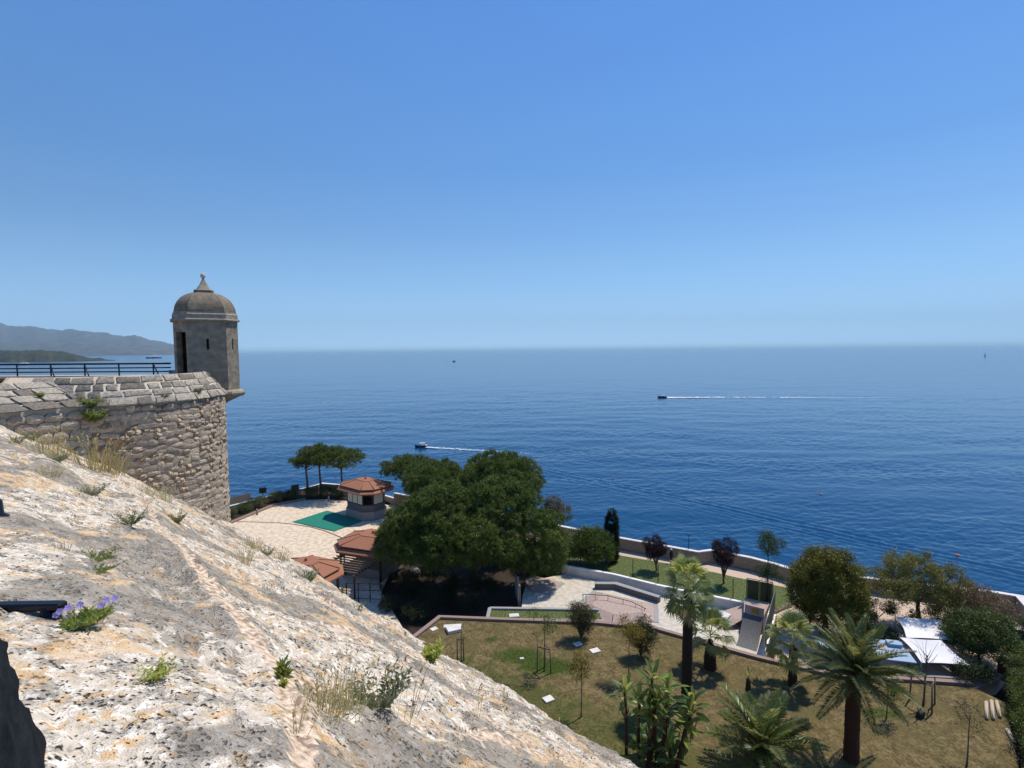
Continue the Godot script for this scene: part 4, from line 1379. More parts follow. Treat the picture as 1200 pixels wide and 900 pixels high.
func build_pavilions() -> void:
	var tile := grained("terracotta", [lin(0.20, 0.08, 0.045), lin(0.29, 0.125, 0.07), lin(0.37, 0.175, 0.105)], 1.8, 601, 0.85, 1.2, 0.05, [0.25, 0.5, 0.75])
	var dark := plain("dark_timber", lin(0.055, 0.03, 0.022), 0.8)
	var cream := grained("cream_panel", [lin(0.50, 0.46, 0.36), lin(0.56, 0.515, 0.41), lin(0.61, 0.56, 0.45)], 2.0, 605, 0.8)
	grained("grey_stone", [lin(0.15, 0.145, 0.135), lin(0.24, 0.23, 0.215), lin(0.33, 0.32, 0.30)], 1.5, 609, 0.9, 1.0, 0.03)
	# A: kiosk with shutters on a stone base
	var a := thing("shuttered_kiosk", "octagonal kiosk with cream shutters and red roof beyond the green mat", "kiosk", Vector3(-23.3, 36.0, -82.6), deg_to_rad(-38))
	hip_roof(a, 9.0, 6.6, 1.6, 4.5, 1.35, tile)
	var pl := octagon_prism(6.6, 4.6, 1.2, -0.3, 1.35)
	part("plinth", pl, M["grey_stone"], a)
	part("dado", octagon_prism(6.2, 4.2, 1.1, 1.35, 2.35), M["dark_concrete"], a)
	var ring := octagon_ring(6.1, 4.1, 1.1)
	for k in 8:
		var p: Vector2 = ring[k]
		var q: Vector2 = ring[(k + 1) % 8]
		part("corner_post", box_mesh(Vector3(p.x, 3.4, p.y), Vector3(0.16, 2.2, 0.16)), dark, a)
		var n := 3 if p.distance_to(q) > 2.5 else 1
		for i in n:
			if k == 1 and i == 0:
				continue
			var m := p.lerp(q, (i + 0.5) / n)
			var dir := Vector3(q.x - p.x, 0, q.y - p.y).normalized()
			part("shutter", box_mesh(Vector3.ZERO, Vector3(p.distance_to(q) / n - 0.18, 1.85, 0.06)), cream, a, Transform3D(Basis(dir, Vector3.UP, dir.cross(Vector3.UP)), Vector3(m.x, 3.4, m.y)))
	# B and C: open pavilions
	for d in [["garden_pavilion", "red octagonal pavilion roof beside the big pine and the slatted pergola", Vector3(-16.6, 36.0, -61.4), 8.6, 7.0, -20.0, 3.2], ["garden_pavilion", "red octagonal pavilion roof close below the rampart edge", Vector3(-21.4, 36.0, -53.3), 7.4, 6.2, -24.0, 3.2]]:
		var b := thing(d[0], d[1], "pavilion", d[2], deg_to_rad(d[5]))
		hip_roof(b, d[3], d[4], 1.7, d[6], 1.3, tile)
		for x in [-1, 1]:
			for z in [-1, 1]:
				part("post", box_mesh(Vector3(x * (d[3] * 0.5 - 1.6), 1.5, z * (d[4] * 0.5 - 0.9)), Vector3(0.2, 3.1, 0.2)), dark, b)
		part("counter", box_mesh(Vector3(0, 0.55, 0), Vector3(d[3] - 3.2, 1.1, d[4] - 2.6), Basis(), 0.03), M["grey_stone"], b)
	# pergola of slats
	var pg := thing("pergola", "dark timber pergola with slanting slats between the two red pavilions", "pergola", Vector3(-18.2, 36.0, -57.1), deg_to_rad(-20))
	for i in 9:
		part("slat", box_mesh(Vector3(0, 2.62, -2.4 + i * 0.55), Vector3(5.4, 0.14, 0.09)), M["planks"], pg)
	for x in [-2.4, 2.4]:
		part("beam", box_mesh(Vector3(x, 2.46, 0), Vector3(0.14, 0.18, 5.2)), dark, pg)
		for z in [-2.3, 2.3]:
			part("post", box_mesh(Vector3(x, 1.2, z), Vector3(0.14, 2.4, 0.14)), dark, pg)
	# lamp
	var lp := thing("street_lamp", "dark lamp post with a curved arm in front of the pavilion", "lamp post", Vector3(-14.6, 36.0, -56.3))
	part("pole", tube_mesh([Vector3(0, -0.05, 0), Vector3(0, 3.9, 0)], [0.07, 0.045], 8), M["dark_paint"], lp)
	part("arm", tube_mesh([Vector3(0, 3.6, 0), Vector3(0.3, 3.95, 0.1), Vector3(0.7, 3.85, 0.2)], [0.03, 0.03, 0.025], 6), M["dark_paint"], lp)
	part("lantern", lathe([Vector2(0.0, 3.88), Vector2(0.14, 3.92), Vector2(0.2, 4.2), Vector2(0.1, 4.32), Vector2(0, 4.36)], 8, false), M["dark_paint"], lp)
	# gate and rails under the trees
	var gt := thing("garden_gate", "dark metal gate and rails below the pergola", "gate", Vector3(-15.6, 36.0, -53.4), deg_to_rad(-4))
	for i in 4:
		part("post", box_mesh(Vector3(-1.8 + i * 1.25, 1.0, 0), Vector3(0.09, 2.0, 0.09)), M["dark_paint"], gt)
	for h in [0.35, 1.25, 1.95]:
		part("rail", box_mesh(Vector3(0.08, h, 0), Vector3(3.75, 0.05, 0.05)), M["dark_paint"], gt)
	# green mat and drain on the patio
	var mat := part("green_mat", null, M["green_mat"])
	mat.mesh = slab(v2([[-33.7, -79.4], [-30.4, -84.9], [-23.0, -79.7], [-25.9, -75.0]]), 36.0, 36.1)
	tag(mat, "flat green rectangular mat laid on the sandy patio", "mat")
	var drain := part("patio_drain", wall_run(v2([[-43.0, -79.9], [-38.1, -79.45], [-35.6, -79.1], [-33.1, -78.4], [-30.2, -77.1], [-27.6, -75.5], [-24.3, -72.7], [-22.6, -70.8]]), 0.22, 35.9, 36.03), M["planks"])
	tag(drain, "dark curved drain strip running across the patio paving", "drain")
	# boards and boxes by the hedge
	for d in [[Vector3(-43.0, 36.2, -89.6), "dark sign box on a post between low hedge bushes by the sea", 1.15], [Vector3(-38.1, 36.2, -91.2), "dark sign box on a post beside the stone pines", 1.25]]:
		var s := thing("sign_box", d[1], "sign", d[0], 0.5)
		part("post", box_mesh(Vector3(0, 0.9, 0), Vector3(0.14, 1.8, 0.14)), M["dark_paint"], s)
		part("panel", box_mesh(Vector3(0, 2.1, 0), Vector3(d[2], 0.95, 0.25), Basis(), 0.04), M["dark_paint"], s)
	var bd := thing("board_barrier", "weathered plank barrier at the sea end of the patio hedge", "barrier", Vector3(-45.6, 36.2, -85.6), deg_to_rad(58))
	for i in 3:
		part("plank", box_mesh(Vector3(0, 1.2 + i * 0.38, 0), Vector3(5.2, 0.34, 0.06)), M["planks"], bd)
	for x in [-2.2, 0.2, 2.2]:
		part("post", box_mesh(Vector3(x, 1.0, -0.08), Vector3(0.12, 2.0, 0.12)), M["planks"], bd)
	for d in [[Vector3(-41.0, 36.0, -83.2), "grey bollard on the sandy patio near the kerb"], [Vector3(-32.0, 36.0, -90.4), "grey bollard in the shade of the stone pines"]]:
		var o := part("bollard", lathe([Vector2(0, 0), Vector2(0.16, 0), Vector2(0.14, 0.9), Vector2(0.09, 1.0), Vector2(0, 1.02)], 10), M["grey_stone"], null, Transform3D(Basis(), d[0]))
		tag(o, d[1], "bollard")
	# things in the shade under the pine
	var cb := thing("site_cabin", "small pale cabin wall half hidden in pine shade at the skate ground end", "cabin", Vector3(0.4, 36.0, -53.6), deg_to_rad(8))
	part("wall", box_mesh(Vector3(0, 1.1, 0), Vector3(0.12, 2.2, 3.2)), M["grey_concrete"], cb)
	part("post", box_mesh(Vector3(-0.2, 1.6, 1.7), Vector3(0.1, 3.2, 0.1)), M["steel"], cb)
	var ch := thing("tarpaulin_bundle", "crumpled pale blue and white sheet under the big pine", "sheet", Vector3(-11.4, 36.0, -60.5))
	part("sheet", lathe([Vector2(0.5, 0), Vector2(0.55, 0.15), Vector2(0.4, 0.4), Vector2(0.2, 0.55), Vector2(0, 0.6)], 7, false), plain("pale_blue_sheet", lin(0.2, 0.24, 0.3), 0.7), ch)

func octagon_ring(w: float, d: float, c: float) -> Array:
	var a := w * 0.5
	var b := d * 0.5
	return [Vector2(-a + c, b), Vector2(a - c, b), Vector2(a, b - c), Vector2(a, -b + c), Vector2(a - c, -b), Vector2(-a + c, -b), Vector2(-a, -b + c), Vector2(-a, b - c)]

func octagon_prism(w: float, d: float, c: float, y0: float, y1: float) -> ArrayMesh:
	return slab(octagon_ring(w, d, c), y0, y1)

# ------------------------------------------------------------------ garden plants
func build_trees() -> void:
	var needle := []
	for i in 2:
		needle.append(needle_tuft(17, 1.0, 0.06, 0.95))
	var sprig := leaf_clump(16, 0.75, 0.16)
	var small := leaf_clump(19, 0.46, 0.11)
	var feath := leaf_clump(22, 0.95, 0.05)
	var pn: Material = M["pine_needles"]
	var lf: Material = M["leaves"]
	var pb: Material = M["pine_bark"]
	var gb: Material = M["grey_bark"]
	# stone pines on the patio edge
	for d in [[Vector3(-37.0, 36.2, -93.9), 5.0, Vector3(2.7, 1.5, 2.5), 3.1, "slim stone pine leaning by the sea parapet"], [Vector3(-34.4, 36.2, -93.2), 6.0, Vector3(4.2, 2.2, 3.8), 3.6, "stone pine with a broad umbrella crown behind the patio"], [Vector3(-30.4, 36.2, -92.6), 5.3, Vector3(5.0, 2.2, 4.2), 3.4, "wide low stone pine behind the shuttered kiosk"], [Vector3(-16.4, 36.2, -84.0), 5.4, Vector3(5.2, 2.3, 4.6), 3.0, "stone pine between the shuttered kiosk and the big pine"]]:
		var c := Vector3(rng.randf_range(-0.4, 0.4), d[1] + d[2].y * 0.55, 0)
		tree("stone_pine", d[4], d[0], d[1], 0.24, lobes_in(c, d[2], int(d[2].x * d[2].z * 8.0), Vector2(0.45, 0.8), 0.7, -0.35, 0.4), needle[0], pn, 8.0, 0.36, Color(0.05, 0.085, 0.018), Color(0.13, 0.165, 0.036), pb, "", "pine", -0.35, 10)
	# the great pines in the middle
	for d in [[Vector3(-4.6, 36.0, -58.6), 6.8, Vector3(0.6, 8.0, 0.2), Vector3(9.6, 4.6, 7.2), 120, "great dense pine spreading over the shaded garden corner"], [Vector3(-2.0, 36.0, -68.0), 7.0, Vector3(0.4, 8.8, 0.0), Vector3(5.6, 4.0, 5.2), 64, "tall rounded pine rising behind the great dense pine"], [Vector3(-10.6, 36.0, -72.0), 6.6, Vector3(0.0, 7.9, 0.0), Vector3(5.0, 2.6, 4.6), 46, "flat topped pine at the back left of the pine group"]]:
		var lobes := []
		var heads := [[d[2], d[3]]]
		if d[4] == 120:
			heads = [[Vector3(-3.6, 7.6, 1.0), Vector3(4.6, 3.9, 4.2)], [Vector3(3.0, 8.0, 0.0), Vector3(4.8, 3.6, 4.6)], [Vector3(7.0, 4.6, 1.8), Vector3(3.7, 4.3, 3.3)], [Vector3(-7.0, 6.0, 2.0), Vector3(3.2, 2.8, 3.0)], [Vector3(-0.4, 6.0, 4.8), Vector3(4.4, 2.8, 2.6)], [Vector3(-8.6, 5.2, 0.2), Vector3(2.2, 1.9, 2.2)], [Vector3(-4.6, 4.6, 3.6), Vector3(3.4, 1.9, 2.4)], [Vector3(-7.8, 4.2, 2.6), Vector3(2.4, 1.6, 1.8)], [Vector3(2.6, 5.2, 4.4), Vector3(3.2, 2.0, 2.2)], [Vector3(-1.0, 4.2, 4.4), Vector3(2.8, 1.4, 1.8)], [Vector3(5.0, 3.4, 3.0), Vector3(2.2, 1.6, 1.6)]]
		for hd in heads:
			lobes.append_array(lobes_in(hd[0], hd[1], int(hd[1].x * hd[1].z * 8.5), Vector2(0.5, 0.95), 0.85, -0.6, 0.5))
		if d[4] == 1200:
			for q in [[Vector3(6.8, 5.2, 0.8), 1.9], [Vector3(8.2, 4.4, 0.6), 1.7], [Vector3(8.6, 3.0, 1.4), 1.5], [Vector3(6.4, 3.6, 1.8), 1.6], [Vector3(7.6, 2.2, 1.2), 1.2], [Vector3(-7.6, 6.0, 1.0), 1.9], [Vector3(-8.4, 5.0, 1.8), 1.5], [Vector3(4.6, 5.0, 3.6), 1.7], [Vector3(1.0, 5.4, 5.0), 1.7], [Vector3(5.6, 6.4, 4.2), 1.8], [Vector3(7.4, 6.6, 2.4), 1.9], [Vector3(3.0, 6.2, 5.4), 1.7], [Vector3(7.2, 3.4, 3.0), 1.3], [Vector3(5.4, 2.6, 2.6), 1.2], [Vector3(-2.0, 5.8, 5.2), 1.7], [Vector3(-5.2, 5.6, 4.2), 1.7]]:
				lobes.append([q[0], Vector3(q[1], q[1] * 0.85, q[1])])
		tree("pine_tree", d[5], d[0], d[1], 0.42, lobes, needle[1], pn, 6.5, 0.44, Color(0.05, 0.09, 0.018), Color(0.15, 0.19, 0.04), pb, "", "pine", -0.4, 14)
	# group beside the cypress
	tree("olive_tree", "grey brown loose tree at the edge of the pines above the sea", Vector3(5.3, 36.6, -63.0), 3.2, 0.16, lobes_in(Vector3(0, 5.0, 0), Vector3(2.4, 2.2, 2.0), 14, Vector2(0.7, 1.1)), small, lf, 6.0, 0.36, Color(0.07, 0.075, 0.04), Color(0.14, 0.125, 0.075), gb)
	tree("silver_shrub", "silvery green shrub between the pine and the bright bush", Vector3(6.6, 36.6, -61.2), 1.0, 0.1, lobes_in(Vector3(0, 2.0, 0), Vector3(2.3, 2.2, 1.9), 70, Vector2(0.36, 0.6)), small, lf, 9.0, 0.3, Color(0.11, 0.135, 0.085), Color(0.19, 0.21, 0.14), gb, "", "shrub")
	tree("broad_bush", "bright green rounded bush beside the dark cypress", Vector3(8.9, 36.6, -60.4), 1.4, 0.16, lobes_in(Vector3(0.2, 2.2, 0), Vector3(3.0, 2.4, 2.3), 150, Vector2(0.36, 0.6)), small, lf, 10.0, 0.3, Color(0.045, 0.085, 0.016), Color(0.12, 0.165, 0.03), gb, "", "shrub")
	var cy := thing("cypress", "slim dark column cypress at the end of the sea wall", "cypress", Vector3(11.7, 36.6, -61.6))
	trunk_of(cy, 1.2, 0.14, 0.1, Vector3.ZERO, gb)
	var cl := []
	for i in 12:
		var t := i / 11.0
		cl.append([Vector3(0, 0.7 + 5.3 * t, 0), Vector3(1, 1, 1) * (0.8 if t < 0.8 else 0.8 - 0.35 * (t - 0.8) / 0.2)])
	foliage(cy, cl, needle[0], pn, 26.0, 0.28, Color(0.006, 0.013, 0.006), Color(0.014, 0.026, 0.010), "crown", 1.6)
	# dark red plums
	for d in [[Vector3(16.3, 36.66, -59.0), 3.9, "dark red plum tree on the turf near the cypress"], [Vector3(22.6, 36.66, -55.5), 4.7, "taller dark red plum tree beside the fan palm crown"]]:
		var t := thing("plum_tree", d[2], "tree", d[0])
		trunk_of(t, 0.7, 0.12, 0.1, Vector3.ZERO, gb)
		var lobes := []
		for i in 13:
			var a := i * 2.4
			var tip := Vector3(sin(a) * rng.randf_range(0.3, 1.15), d[1] * rng.randf_range(0.55, 0.95), cos(a) * rng.randf_range(0.3, 1.0))
			part("limb", branch(Vector3(0, 0.55, 0), tip, 0.06, 0.015, 0.1, 5), gb, t)
			lobes.append([tip, Vector3(0.5, 0.75, 0.5)])
		foliage(t, lobes, small, lf, 22.0, 0.2, Color(0.014, 0.006, 0.012), Color(0.038, 0.014, 0.024))
	# young tree at the turf end
	var yt := thing("young_tree", "slender young tree with two leafy tiers at the turf end", "tree", Vector3(25.2, 36.66, -51.2))
	trunk_of(yt, 6.6, 0.09, 0.03, Vector3(0.1, 0, 0), gb)
	foliage(yt, lobes_in(Vector3(0.1, 5.7, 0), Vector3(1.3, 1.7, 1.1), 13, Vector2(0.35, 0.7)) + lobes_in(Vector3(0.1, 2.7, 0), Vector3(1.35, 1.0, 1.1), 9, Vector2(0.35, 0.65)), small, lf, 8.0, 0.26, Color(0.03, 0.055, 0.022), Color(0.07, 0.11, 0.045))
	# big round evergreen, loose tree, right-hand shrubs
	var ro := tree("round_evergreen", "large rounded evergreen with yellowish leaves beside the path", Vector3(27.6, 36.6, -45.6), 2.4, 0.3, lobes_in(Vector3(0.2, 4.2, 0), Vector3(3.2, 3.6, 3.0), 260, Vector2(0.36, 0.62), 0.9, -0.9, 0.6), small, lf, 10.0, 0.31, Color(0.075, 0.085, 0.014), Color(0.20, 0.185, 0.034), gb)
	tree("judas_tree", "spreading loose leafed tree behind the white sails", Vector3(36.4, 36.6, -46.2), 2.6, 0.24, lobes_in(Vector3(-0.4, 4.4, 0), Vector3(4.6, 2.9, 3.4), 130, Vector2(0.3, 0.6), 0.8, -0.9, 0.4), small, lf, 7.0, 0.31, Color(0.115, 0.12, 0.032), Color(0.26, 0.24, 0.085), gb)
	tree("mastic_shrub", "large dark green shrub overhanging the white sail end", Vector3(37.0, 36.6, -40.6), 1.0, 0.16, lobes_in(Vector3(0, 2.4, 0), Vector3(2.6, 2.1, 2.4), 140, Vector2(0.35, 0.6)), small, lf, 10.0, 0.29, Color(0.04, 0.07, 0.018), Color(0.11, 0.14, 0.04), gb, "", "shrub")
	tree("oleander", "pinkish brown flowering shrub near the sea wall corner", Vector3(41.2, 36.6, -45.4), 1.0, 0.1, lobes_in(Vector3(0, 2.5, 0), Vector3(2.7, 1.9, 2.2), 26, Vector2(0.5, 0.95)), small, lf, 8.0, 0.3, Color(0.10, 0.10, 0.05), Color(0.26, 0.17, 0.135), gb, "", "shrub")
	for d in [[Vector3(43.6, 36.6, -46.6), "low green bush under the sea wall corner"], [Vector3(45.2, 36.6, -44.0), "low green bush at the end of the upper terrace wall"]]:
		tree("low_bush", d[1], d[0], 0.5, 0.06, lobes_in(Vector3(0, 0.9, 0), Vector3(1.9, 0.9, 1.2), 12, Vector2(0.45, 0.7)), small, lf, 9.0, 0.26, Color(0.04, 0.06, 0.02), Color(0.10, 0.12, 0.05), gb, "", "shrub")
	for d in [[Vector3(31.2, 36.6, -46.3), Vector3(1.6, 0.9, 1.2), "bright green ground shrub between the round evergreen and the sails"], [Vector3(29.6, 36.6, -44.2), Vector3(1.5, 1.0, 1.1), "dull green shrub beside the palm and the blue roof"], [Vector3(31.4, 36.6, -43.6), Vector3(1.4, 0.9, 0.9), "dark leafy shrub at the corner of the upper white sail"], [Vector3(34.4, 36.9, -38.2), Vector3(1.5, 0.8, 0.9), "dark clipped bush at the foot of the lower white sail"], [Vector3(29.9, 36.9, -38.9), Vector3(0.5, 0.4, 0.4), "small yellow green bush by the bed edge"], [Vector3(37.4, 36.7, -37.0), Vector3(1.6, 1.6, 1.5), "dark bush where the hedge meets the shrubs"], [Vector3(33.6, 36.6, -47.4), Vector3(1.9, 1.2, 1.3), "dark broad shrub under the left side of the loose leafed tree"], [Vector3(39.4, 36.6, -46.6), Vector3(1.7, 1.3, 1.2), "dark broad shrub under the right side of the loose leafed tree"], [Vector3(39.2, 36.6, -42.6), Vector3(1.9, 1.7, 1.6), "dark bush between the oleander and the mastic shrub"], [Vector3(35.4, 36.6, -45.0), Vector3(1.6, 0.9, 0.8), "low dark bush right behind the upper white sail"], [Vector3(37.9, 36.6, -44.4), Vector3(1.6, 1.2, 1.0), "dark bush between the upper sail and the flowering shrub"]]:
		var bright: bool = d[2].begins_with("bright") or d[2].begins_with("small")
		tree("garden_shrub", d[2], d[0], 0.35, 0.05, lobes_in(Vector3(0, d[1].y * 0.9, 0), d[1], 14, Vector2(0.3, 0.6)), small, lf, 11.0, 0.24, Color(0.07, 0.11, 0.018) if bright else Color(0.022, 0.042, 0.012), Color(0.19, 0.24, 0.035) if bright else Color(0.06, 0.085, 0.024), gb, "", "shrub")
	# hedge down the right side
	var hg := thing("boundary_hedge", "tall leafy hedge running down the right side of the lawn", "hedge", Vector3.ZERO)
	var hl := []
	for i in 34:
		var t := i / 33.0
		var p := Vector3(37.0, 36.9, -38.3).lerp(Vector3(27.7, 36.9, -26.6), t)
		for k in 9:
			hl.append([p + Vector3(rng.randf_range(0.2, 2.6), rng.randf_range(0.4, 2.3), rng.randf_range(-0.6, 0.6)), Vector3.ONE * rng.randf_range(0.35, 0.6)])
	foliage(hg, hl, small, lf, 7.0, 0.25, Color(0.06, 0.09, 0.02), Color(0.16, 0.19, 0.05), "foliage")
	part("stem_core", wall_run(v2([[38.6, -38.6], [29.2, -26.6]]), 0.5, 36.5, 37.9), M["grey_bark"], hg)
	# patio hedge bushes
	for d in [[Vector3(-44.4, 36.2, -81.6), 0.8, "small bush at the bastion end of the patio hedge bed"], [Vector3(-43.4, 36.2, -84.0), 0.9, "grey green bush in front of the plank barrier"], [Vector3(-42.4, 36.2, -86.6), 1.15, "round bush between the plank barrier and the first sign box"], [Vector3(-40.6, 36.2, -89.8), 1.2, "leafy bush between the two dark sign boxes"], [Vector3(-39.0, 36.2, -91.6), 1.05, "bush at the foot of the second dark sign box"], [Vector3(-35.6, 36.2, -92.8), 1.2, "dark bush under the slim stone pine"], [Vector3(-33.2, 36.2, -93.0), 1.3, "dark bush between the trunks of the two taller stone pines"], [Vector3(-30.6, 36.2, -92.6), 1.2, "dark bush next to the kiosk plinth under the wide stone pine"]]:
		tree("patio_bush", d[2], d[0], 0.3, 0.05, lobes_in(Vector3(0, d[1] * 0.75, 0), Vector3(1.25, 0.85, 1.15) * d[1], 16, Vector2(0.35, 0.55)), small, lf, 9.0, 0.28, Color(0.04, 0.065, 0.022), Color(0.11, 0.13, 0.05), gb, "bushes along the patio parapet", "bush")
	# undergrowth in the pine shade
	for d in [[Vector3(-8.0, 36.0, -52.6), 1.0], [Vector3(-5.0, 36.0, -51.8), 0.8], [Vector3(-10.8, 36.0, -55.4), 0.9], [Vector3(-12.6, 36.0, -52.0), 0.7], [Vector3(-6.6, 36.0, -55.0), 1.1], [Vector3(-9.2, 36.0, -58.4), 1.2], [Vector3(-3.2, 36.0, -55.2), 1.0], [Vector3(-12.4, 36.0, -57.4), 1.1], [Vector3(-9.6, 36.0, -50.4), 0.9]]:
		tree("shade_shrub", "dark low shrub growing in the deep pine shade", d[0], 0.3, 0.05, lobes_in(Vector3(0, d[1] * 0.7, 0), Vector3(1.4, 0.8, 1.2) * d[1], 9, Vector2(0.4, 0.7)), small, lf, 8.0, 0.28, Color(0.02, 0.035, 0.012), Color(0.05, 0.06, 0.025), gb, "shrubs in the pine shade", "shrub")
	# potted plant by the gate
	var pot := thing("potted_plant", "leafy plant in a terracotta pot by the gate", "plant", Vector3(-17.6, 36.0, -53.0))
	part("pot", lathe([Vector2(0, 0), Vector2(0.25, 0), Vector2(0.34, 0.45), Vector2(0.3, 0.47), Vector2(0, 0.42)], 12), M["terracotta"], pot)
	foliage(pot, lobes_in(Vector3(0, 1.0, 0), Vector3(0.6, 0.6, 0.6), 7, Vector2(0.25, 0.4)), small, lf, 14.0, 0.2, Color(0.04, 0.07, 0.015), Color(0.14, 0.17, 0.04), "leaves")
	# --- lawn saplings
	var st := func(called: String, label: String, at: Vector3, h: float, crown: Vector3, cy_: float, c0: Color, c1: Color, n: int, mesh: Mesh, dens: float, sz: float) -> Node3D:
		var t := thing(called, label, "tree", at)
		trunk_of(t, h, 0.05, 0.02, Vector3(0.08, 0, 0), gb, 6)
		foliage(t, lobes_in(Vector3(0.05, cy_, 0), crown, n, Vector2(0.25, 0.5), 0.9, -0.9, 0.3), mesh, lf, dens, sz, c0, c1)
		return t
	st.call("sapling", "thin bare sapling tied to two stakes near the kerb corner", Vector3(-4.3, 37, -41.1), 3.0, Vector3(0.4, 0.7, 0.4), 2.3, Color(0.06, 0.07, 0.03), Color(0.12, 0.12, 0.05), 3, small, 4.0, 0.18)
	st.call("sapling", "young tree with sparse leaves inside a triple stake frame", Vector3(2.3, 37, -39.7), 4.6, Vector3(1.5, 1.5, 1.2), 4.2, Color(0.05, 0.075, 0.022), Color(0.12, 0.155, 0.045), 10, small, 4.0, 0.3)
	st.call("sapling", "small autumn yellow tree with white tag in its crown", Vector3(4.5, 37, -34.5), 3.9, Vector3(0.85, 1.05, 0.8), 3.7, Color(0.11, 0.085, 0.015), Color(0.24, 0.175, 0.03), 10, small, 7.0, 0.24)
	st.call("sapling", "yellow leafed tree beside the dark feathery bush", Vector3(8.7, 37, -38.9), 3.6, Vector3(1.15, 1.1, 1.0), 3.5, Color(0.13, 0.10, 0.02), Color(0.30, 0.22, 0.04), 12, small, 7.0, 0.26)
	st.call("sapling", "small green topped sapling on a fresh turf patch", Vector3(25.0, 37, -34.1), 2.1, Vector3(0.8, 0.5, 0.7), 2.3, Color(0.05, 0.085, 0.02), Color(0.12, 0.165, 0.04), 8, small, 7.0, 0.26)
	st.call("sapling", "leafless thin sapling alone near the hedge", Vector3(26.9, 37, -30.0), 3.2, Vector3(0.7, 0.9, 0.6), 3.0, Color(0.13, 0.10, 0.06), Color(0.20, 0.16, 0.10), 8, feath, 3.0, 0.22)
	for d in [[Vector3(-4.3, 37, -41.1), [[-0.3, 0.1, 2.1], [0.22, -0.1, 1.9]], "pair of wooden stakes beside the thin bare sapling"], [Vector3(2.3, 37, -39.7), [[-0.55, 0.2, 2.3], [0.5, 0.3, 2.1], [0.1, -0.5, 2.2]], "three wooden stakes with a cross bar around the young tree"], [Vector3(28.5, 37, -35.4), [[-0.5, -0.6, 2.1], [-0.1, 0.9, 2.1], [0.9, -0.1, 2.0]], "three wooden stakes round the bare tree by the sails"]]:
		var s := thing("tree_stakes", d[2], "stakes", d[0])
		var prev := Vector3.ZERO
		for q in d[1]:
			part("stake", tube_mesh([Vector3(q[0], -0.1, q[1]), Vector3(q[0] * 0.9, q[2], q[1] * 0.9)], [0.055, 0.05], 6), M["planks"], s)
			if prev != Vector3.ZERO:
				part("tie_bar", box_mesh(Vector3.ZERO, Vector3(0.05, 0.08, prev.distance_to(Vector3(q[0], q[2], q[1]) * Vector3(0.9, 0.9, 0.9)))), M["planks"], s, Transform3D(Basis.looking_at(Vector3(q[0], q[2], q[1]) * 0.9 - prev, Vector3.UP), (prev + Vector3(q[0], q[2], q[1]) * 0.9) * 0.5))
			prev = Vector3(q[0], q[2], q[1]) * 0.9
	# feathery bushes on the lawn
	for d in [[Vector3(5.8, 37, -44.3), Vector3(1.5, 1.8, 1.2), "feathery grey brown bush by the kerb and the funbox", Color(0.05, 0.05, 0.025), Color(0.13, 0.115, 0.06)], [Vector3(10.3, 37, -41.6), Vector3(1.3, 1.6, 1.1), "dark feathery bush with a wispy top behind the yellow tree", Color(0.03, 0.04, 0.015), Color(0.10, 0.11, 0.05)]]:
		var b := thing("broom_bush", d[2], "bush", d[0])
		var fl := []
		for i in 26:
			var a := i * 2.4
			var tip: Vector3 = Vector3(sin(a) * rng.randf_range(0.2, 1.0), rng.randf_range(0.7, 2.0), cos(a) * rng.randf_range(0.2, 1.0)) * d[1]
			part("stem", branch(Vector3(0, 0, 0), tip, 0.03, 0.006, 0.15, 4), gb, b)
			fl.append([tip * 0.8, Vector3(0.35, 0.5, 0.35)])
		foliage(b, fl, feath, lf, 8.0, 0.26, d[3], d[4], "foliage", 1.0)
	# bare staked tree
	var bt := thing("bare_tree", "tall bare tree with thin upright twigs in front of the sails", "tree", Vector3(28.5, 37, -35.4))
	trunk_of(bt, 3.6, 0.07, 0.04, Vector3(0.15, 0, 0), gb, 6)
	for i in 16:
		var a := i * 2.4
		var y := 1.9 + i * 0.11
		part("twig", branch(Vector3(0.1, y, 0), Vector3(sin(a) * rng.randf_range(0.5, 1.1), y + rng.randf_range(0.9, 1.7), cos(a) * 0.7), 0.022, 0.006, 0.15, 4), gb, bt)

